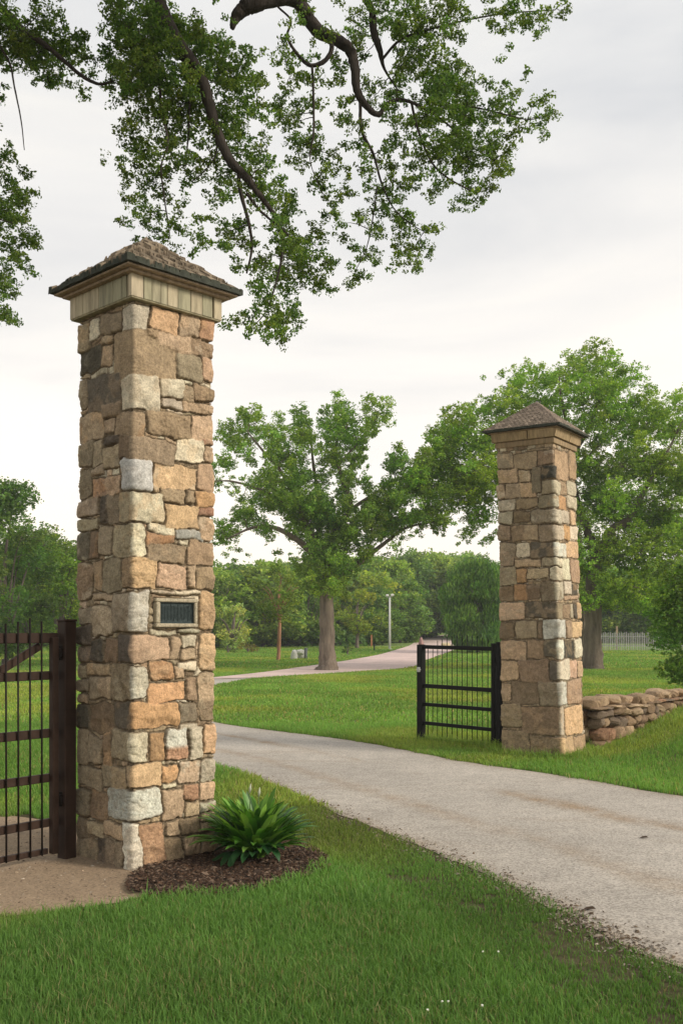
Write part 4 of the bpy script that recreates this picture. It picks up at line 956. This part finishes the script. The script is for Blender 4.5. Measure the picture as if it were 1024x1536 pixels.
Yf = 70; fx0 = px(880, 0, Yf)[0]; fence = tag(empty('picket_fence', (fx0, Yf, float(gz(fx0, Yf)))), 'weathered grey picket fence at the edge of the wood, right of the thick trunk', 'fence')
m = MB(); n = 62
for i in range(n):
    xx = i*.125; h = 1.25+.05*math.sin(i*2.1); zg = float(gz(fx0+xx, Yf))-float(gz(fx0, Yf)); c = (.42, .42, .38) if i % 3 else (.33, .33, .3)
    m.box((xx, 0, zg+h/2), (.05, .02, h), 0, c); m.box((xx, 0, zg+h+.02), (.028, .02, .04), 0, c)
m.build('pickets', M_PICKET, fence)
m = MB(); m.box((3.9, .03, .35), (7.8, .035, .07), 0, (.3, .3, .27)); m.build('rail', M_PICKET, fence)
m = MB(); m.box((3.9, .03, 1.0), (7.8, .035, .07), 0, (.3, .3, .27)); m.build('rail', M_PICKET, fence)
for xx in (2.1, 5.2):
    m = MB(); m.box((xx, .10, .85), (.13, .1, 1.75), 0, (.32, .24, .15), .01); m.build('post', M_PICKET, fence)

def rocks(name, x, Yd, parts, label, mat=M_STONE):
    P = px(x, 0, Yd); z0 = float(gz(P[0], Yd)); mb = MB()
    for (dx, dy, dz, sx, sy, sz, c) in parts: put_rock(mb, np.array((dx, dy, dz)), (sx, sy, sz), 0, [c], 9)
    return tag(mb.build(name, mat, None, True, (P[0], Yd, z0)), label, 'boulder')
rg = np.random.default_rng(8)
rocks('boulder', 441, 54, [(0, 0, .22, .4, .4, .6, (.55, .55, .52)), (.28, .05, .38, .5, .4, .32, (.5, .5, .48))], 'pale boulder on the grass left of the middle trunk')
rocks('boulder', 452, 54.6, [(0, 0, .25, .45, .4, .5, (.5, .5, .47))], 'smaller pale boulder tucked against the boulder left of the middle trunk')
P = px(458, 0, 54); st = MB(); st.tube([(0, 0, -.05), (.02, 0, .3), (.03, 0, .62)], [.1, .085, .09], 9, (.12, .13, .13)); tag(st.build('tree_stump', M_BARK, None, True, (P[0], 54, float(gz(P[0], 54)))), 'short dark stump beside the pale boulders', 'stump')
P = px(557, 0, 78); st = MB(); st.box((0, 0, .45), (.13, .13, 1.0), 0, (.4, .17, .08), .01); tag(st.build('marker_post', M_PICKET, None, False, (P[0], 78, float(gz(P[0], 78)))), 'short rusty red marker post far off on the lawn', 'post')
P = px(561, 0, 70); st = MB(); st.box((0, 0, .22), (.09, .09, .5), 0, (.03, .03, .03), .01); tag(st.build('marker_post', M_PICKET, None, False, (P[0], 70, float(gz(P[0], 70)))), 'stubby black marker post between the red post and the light pole', 'post')
rocks('boulder', 668, 74, [(0, 0, .2, .7, .5, .5, (.5, .42, .25)), (.5, .1, .15, .5, .4, .35, (.45, .4, .3))], 'yellowish rocks beside the pink path behind the black gate')

# ------------------------------------------------------------ the plant in the mulch bed
rng = np.random.default_rng(12)
PX, PY = -.595, 6.90; plant = tag(empty('clump_plant', (PX, PY, .03)), 'lush dark green clump plant of arching strap leaves in the mulch by the near pillar', 'plant')
def straps(n, Lr, wr, elev, seed, cols, parent, name, curl=1.0, az=None):
    rg = np.random.default_rng(seed); Vs = []; Qs = []; Cs = []; off = 0; S = 9
    for i in range(n):
        a = rg.uniform(0, 6.28) if az is None else az[i]; L = rg.uniform(*Lr); w = rg.uniform(*wr); e = R(rg.uniform(*elev))
        p = np.array((math.cos(a), math.sin(a), 0))*rg.uniform(0, .07); yaw = a+rg.normal(0, .2); pts = []
        c = rg.uniform(.5, 1.3)*curl
        for k in range(S):
            t = k/(S-1); ee = e-c*t**1.6*1.3
            pts.append(p.copy()); p = p+np.array((math.cos(yaw)*math.cos(ee), math.sin(yaw)*math.cos(ee), math.sin(ee)))*L/(S-1)
        pts = np.array(pts); pts[:, 2] = np.maximum(pts[:, 2], .008); sd_ = np.array((-math.sin(yaw), math.cos(yaw), 0)); t = np.linspace(0, 1, S)
        ww = w*np.minimum(1, .45+t*2.2)*np.sqrt(np.clip(1-t**5, 0, 1))
        dz = np.array((0, 0, 1.0))
        V = np.concatenate([pts+sd_*ww[:, None]/2+dz*ww[:, None]*.18, pts, pts-sd_*ww[:, None]/2+dz*ww[:, None]*.18])
        k = np.arange(S-1); Q = np.concatenate([np.stack([k, k+1, S+k+1, S+k], 1), np.stack([S+k, S+k+1, 2*S+k+1, 2*S+k], 1)])+off
        c0 = np.array(cols[rg.integers(0, len(cols))])*rg.uniform(.7, 1.3); Vs.append(V); Qs.append(Q); Cs.append(np.tile(c0, (3*S, 1))); off += 3*S
    return mesh_obj(name, np.concatenate(Vs), np.concatenate(Qs), M_HOSTA, parent, np.concatenate(Cs), True)
GC = [(.06, .17, .022), (.09, .23, .03), (.04, .12, .02), (.16, .32, .05), (.22, .40, .07), (.11, .27, .04)]
straps(340, (.31, .50), (.042, .066), (34, 88), 5, GC, plant, 'foliage', .65)
straps(14, (.28, .36), (.06, .085), (25, 60), 6, [(.02, .075, .022), (.03, .09, .03)], plant, 'broad_leaves', 1.5, az=list(np.linspace(-2.9, -.2, 14)))
m = MB()
for i in range(2):
    a = i*1.7; b = (.05*math.cos(a)-.03, .05*math.sin(a), .25); e = (b[0]*1.2, b[1]*1.2, .42+.015*i); m.tube([b, e], [.004, .003], 5, (.1, .18, .05))
    m.tube([e, (e[0]+.004, e[1], e[2]+.03), (e[0]+.008, e[1], e[2]+.065)], [.005, .011, .002], 7, (.5, .52, .4))
m.build('flower_buds', M_HOSTA, plant, True)

# ------------------------------------------------------------ grass
def blades(name, x, y, h, w, cols, label, lean=.45):
    n = len(x); a = rng.uniform(0, 6.28, n); ln = np.abs(rng.normal(0, lean, n))+.08; z0 = gz(x, y)
    h = h*np.exp(rng.normal(0, .28, n)); fx = np.cos(a); fy = np.sin(a); ta = a+1.57+rng.normal(0, .5, n); tx = np.cos(ta)*w/2; ty = np.sin(ta)*w/2
    B = np.stack([x, y, z0-.004], 1); T = np.stack([tx, ty, 0*tx], 1)
    M1 = B+np.stack([fx*ln*h*.25, fy*ln*h*.25, h*.55], 1); TP = B+np.stack([fx*ln*h, fy*ln*h, h*(1-.25*ln)], 1)
    V = np.stack([B-T, B+T, M1+T*.8, M1-T*.8, TP], 1).reshape(-1, 3); o = np.arange(n)*5
    Q = np.stack([o, o+1, o+2, o+3], 1); Tr = np.stack([o+3, o+2, o+4], 1)
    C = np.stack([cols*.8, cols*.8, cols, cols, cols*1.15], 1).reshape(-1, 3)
    return tag(mesh_obj(name, V, [Q, Tr], M_BLADE, None, C, False), label, 'grass', kind='stuff')
RP = ROADPOLY; MUL = MULPOLY
def grass_pts(dens, y0, y1, m=1.15, extra=.5):
    Wm = lambda y: (512/F*y)*m+extra
    A = (y1-y0)*2*Wm(y1); n = int(A*dens); y = rng.uniform(y0, y1, n); x = rng.uniform(-1, 1, n)*Wm(y1); k = np.abs(x) < Wm(y); x = x[k]; y = y[k]
    wx = x+.17*(fbm(x*3, y*3, 1, 4)-.5)*2+rng.normal(0, .012, len(x)); wy = y+.17*(fbm(x*3+7, y*3, 2, 4)-.5)*2+rng.normal(0, .012, len(x))
    ir = inpoly(x, y, RP)
    if y0 < 12:
        ii = np.nonzero(ir)[0]; dd = np.minimum(seg_dist(x[ii], y[ii], NE[:14*8:2]), seg_dist(x[ii], y[ii], FE[:14*8:2])); lim = .02+.22*np.clip(fbm(x[ii]*4, y[ii]*4, 61, 3)-.42, 0, 1)
        ir[ii] = dd > lim*rng.uniform(0, 1, len(ii))**.5
    k = ~ir&~inpoly(wx, wy, PADPOLY)&~inpoly(wx, wy, MUL)
    # pillars
    for cx, cy, s in ((lctr[0], lctr[1], .30), (rctr[0], rctr[1], .36)): k &= ~((np.abs((x-cx)*math.cos(.8)+(y-cy)*math.sin(.8)) < s) & (np.abs(-(x-cx)*math.sin(.8)+(y-cy)*math.cos(.8)) < s))
    return x[k], y[k]
def gcol(x, y, base=(1, 1, 1)):
    n = len(x); f = fbm(x*.9, y*.9, 14, 4)[:, None]; g = rng.uniform(0, 1, (n, 1))
    a = np.array((.12, .235, .050)); b = np.array((.25, .39, .095)); d = np.array((.42, .38, .18))
    c = a*(1-g)+b*g; f2 = fbm(x*.35+3, y*.35, 71, 3)[:, None]; c = c*(.66+.68*f)*(1+np.array((.5, .12, .1))*(ss((f2-.5)/.2)-.3))
    dry = rng.uniform(0, 1, (n, 1)) < .05+.07*(fbm(x*2, y*2, 19)[:, None] > .62)
    return np.where(dry, d*rng.uniform(.5, 1, (n, 1)), c)*np.array(base)
rng = np.random.default_rng(99)
def shoulder(x, y):
    """distance from the near edge of the drive: worn and thin"""
    return seg_dist(x, y, NE[:9*8:2])
x, y = grass_pts(15000, 3.7, 5.6); d = shoulder(x, y); worn = fbm(x*2.6, y*2.6, 44, 4)
k = rng.uniform(0, 1, len(x)) < np.clip(.5+1.4*(d-.03)/.5, .3, 1)*np.where((d < .7) & (worn > .585), .25, 1.0); x, y, d = x[k], y[k], d[k]
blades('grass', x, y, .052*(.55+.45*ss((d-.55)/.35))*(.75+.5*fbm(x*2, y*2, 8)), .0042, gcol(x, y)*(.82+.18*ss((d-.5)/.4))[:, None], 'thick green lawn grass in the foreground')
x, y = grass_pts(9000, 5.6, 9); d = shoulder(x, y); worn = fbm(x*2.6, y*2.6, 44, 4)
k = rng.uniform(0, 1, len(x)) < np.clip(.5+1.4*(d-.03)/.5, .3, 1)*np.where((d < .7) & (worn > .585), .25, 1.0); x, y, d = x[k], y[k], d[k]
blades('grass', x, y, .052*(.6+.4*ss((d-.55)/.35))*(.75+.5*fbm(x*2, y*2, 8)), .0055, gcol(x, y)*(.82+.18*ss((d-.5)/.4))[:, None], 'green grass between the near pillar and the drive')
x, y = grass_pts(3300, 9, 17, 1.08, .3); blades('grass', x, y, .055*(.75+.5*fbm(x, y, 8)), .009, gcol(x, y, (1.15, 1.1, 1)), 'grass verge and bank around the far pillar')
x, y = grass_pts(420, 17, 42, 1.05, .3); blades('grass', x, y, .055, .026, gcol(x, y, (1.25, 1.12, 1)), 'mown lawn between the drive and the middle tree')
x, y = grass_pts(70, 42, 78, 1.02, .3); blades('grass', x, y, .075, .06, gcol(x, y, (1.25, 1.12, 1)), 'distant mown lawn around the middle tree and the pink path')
# long tufts at the foot of posts and the far pillar
def ring_tufts(cx, cy, r0, r1, n): a = rng.uniform(0, 6.28, n); r = rng.uniform(r0, r1, n); return cx+np.cos(a)*r, cy+np.sin(a)*r
x1, y1 = ring_tufts(rctr[0], rctr[1], .50, .72, 2600); x2, y2 = ring_tufts(H0[0], H0[1], .03, .3, 700); t = rng.uniform(0, 1, 1500)
x3 = H0[0]+(H1-H0)[0]*t+rng.normal(0, .07, 1500); y3 = H0[1]+(H1-H0)[1]*t+rng.normal(0, .07, 1500)
t = rng.uniform(0, Lw, 3000); WPt = np.stack([np.interp(t, wl, WP[:, 0]), np.interp(t, wl, WP[:, 1])], 1); x4 = WPt[:, 0]+rng.uniform(.15, .5, 3000); y4 = WPt[:, 1]-rng.uniform(.2, .5, 3000)
x = np.concatenate([x1, x2, x3, x4]); y = np.concatenate([y1, y2, y3, y4]); blades('grass', x, y, .10, .009, gcol(x, y, (.95, 1, 1)), 'longer tufted grass at the foot of the far pillar, black gate and wall')

# little white clover heads in the foreground lawn
for i, (xx, yy) in enumerate([(723, 1434), (746, 1434), (662, 1512), (671, 1512), (722, 1518), (640, 1525)]):
    gx, gy = gp(xx, yy+14); m = MB(); m.tube([(0, 0, 0), (.002, 0, .06)], .0012, 5, (.1, .2, .05)); P_, Fq = rock_mesh(np.random.default_rng(i), (.010, .010, .008), 5); m.add(P_+np.array((.002, 0, .066)), [tuple(f) for f in Fq], (.8, .8, .76))
    tag(m.build('clover_flower', M_HOSTA, None, True, (gx, gy, 0)), 'tiny white clover flower in the foreground lawn', 'flower', 'clover flowers in the foreground lawn')
# fallen leaves on the drive
for (xx, yy, s, lab) in ((965, 1259, .035, 'dark fallen leaf alone on the drive near the right edge'), (883, 1367, .04, 'brown fallen leaf near the worn grass edge of the drive')):
    gx, gy = gp(xx, yy); m = MB()
    m.add(np.array([(-s, 0, .004), (-.3*s, .45*s, .014), (.6*s, .4*s, .02), (s, 0, .008), (.4*s, -.45*s, .016), (-.4*s, -.35*s, .010), (0, 0, .006)]), [(0, 6, 1), (1, 6, 2), (2, 6, 3), (3, 6, 4), (4, 6, 5), (5, 6, 0)], (.06, .035, .02))
    tag(m.build('fallen_leaf', M_HOSTA, None, False, (gx, gy, .006)), lab, 'leaf')

# ------------------------------------------------------------ light, sky, camera
sc = bpy.context.scene
hz = MB(); hz.box((0, 270, 9.5), (860, 700, 23), 0); hm = bpy.data.materials.new('thin_haze'); hm.use_nodes = True; hnt = hm.node_tree; hnt.nodes.clear()
ho = hnt.nodes.new('ShaderNodeOutputMaterial'); hv = hnt.nodes.new('ShaderNodeVolumePrincipled'); hv.inputs['Density'].default_value = .0008; hv.inputs['Color'].default_value = (.9, .92, .95, 1); hnt.links.new(hv.outputs[0], ho.inputs['Volume'])
tag(hz.build('haze', hm), 'thin pale evening haze over the park', 'haze', kind='stuff')
w = bpy.data.worlds.new('World'); sc.world = w; w.use_nodes = True; nt = w.node_tree; nt.nodes.clear()
SUN_EL, SUN_AZ = R(30), R(112)      # azimuth clockwise from +Y (the view direction)
out = nt.nodes.new('ShaderNodeOutputWorld'); bg = nt.nodes.new('ShaderNodeBackground'); nt.links.new(bg.outputs[0], out.inputs[0])
sky = nt.nodes.new('ShaderNodeTexSky'); sky.sky_type = 'NISHITA'; sky.sun_disc = False; sky.sun_elevation = SUN_EL; sky.sun_rotation = SUN_AZ
tc = nt.nodes.new('ShaderNodeTexCoord').outputs['Generated']
mp = nt.nodes.new('ShaderNodeMapping'); mp.inputs['Scale'].default_value = (1.2, 1.2, 4.2); mp.inputs['Rotation'].default_value = (R(6), R(10), 0); nt.links.new(tc, mp.inputs[0])
n1 = noise(nt, mp.outputs[0], 1.5, 6, .5, .5)
sep = nt.nodes.new('ShaderNodeSeparateXYZ'); nt.links.new(tc, sep.inputs[0])
grad = ramp(nt, sep.outputs[2], [(.0, (12.0, 11.2, 10.0)), (.16, (11.3, 10.85, 10.1)), (.5, (8.75, 8.8, 8.7)), (1.0, (8.8, 8.8, 8.9))])
clouds = mix(nt, grad, ramp(nt, n1, [(.36, (.80, .81, .84)), (.5, (.95, .94, .94)), (.62, (1.06, 1.03, .99))]), 1.0, 'MULTIPLY')
mx = mix(nt, sky.outputs[0], clouds, .95)
nt.links.new(mx, bg.inputs[0]); bg.inputs[1].default_value = .10

sd = bpy.data.lights.new('sun', 'SUN'); sd.energy = 2.8; sd.angle = R(14); sd.color = (1, .90, .76); so = bpy.data.objects.new('sun', sd); COL.objects.link(so)
dv = Vector((math.sin(SUN_AZ)*math.cos(SUN_EL), math.cos(SUN_AZ)*math.cos(SUN_EL), math.sin(SUN_EL)))
so.rotation_euler = dv.to_track_quat('Z', 'Y').to_euler(); so.location = (10, 0, 20)

cd = bpy.data.cameras.new('camera'); cam = bpy.data.objects.new('camera', cd); COL.objects.link(cam); sc.camera = cam
cam.location = (0, 0, CH); cam.rotation_euler = (R(90), 0, 0); cd.sensor_fit = 'VERTICAL'; cd.sensor_height = 36; cd.lens = 36*F/1536
cd.shift_y = (HZ-768)/1536; cd.clip_start = .05; cd.clip_end = 2000
sc.view_settings.view_transform = 'Standard'; sc.view_settings.look = 'None'; sc.view_settings.exposure = .10; sc.view_settings.gamma = 1
sc.cycles.volume_bounces = 0; sc.cycles.max_bounces = 6; sc.cycles.diffuse_bounces = 3; sc.cycles.transmission_bounces = 3
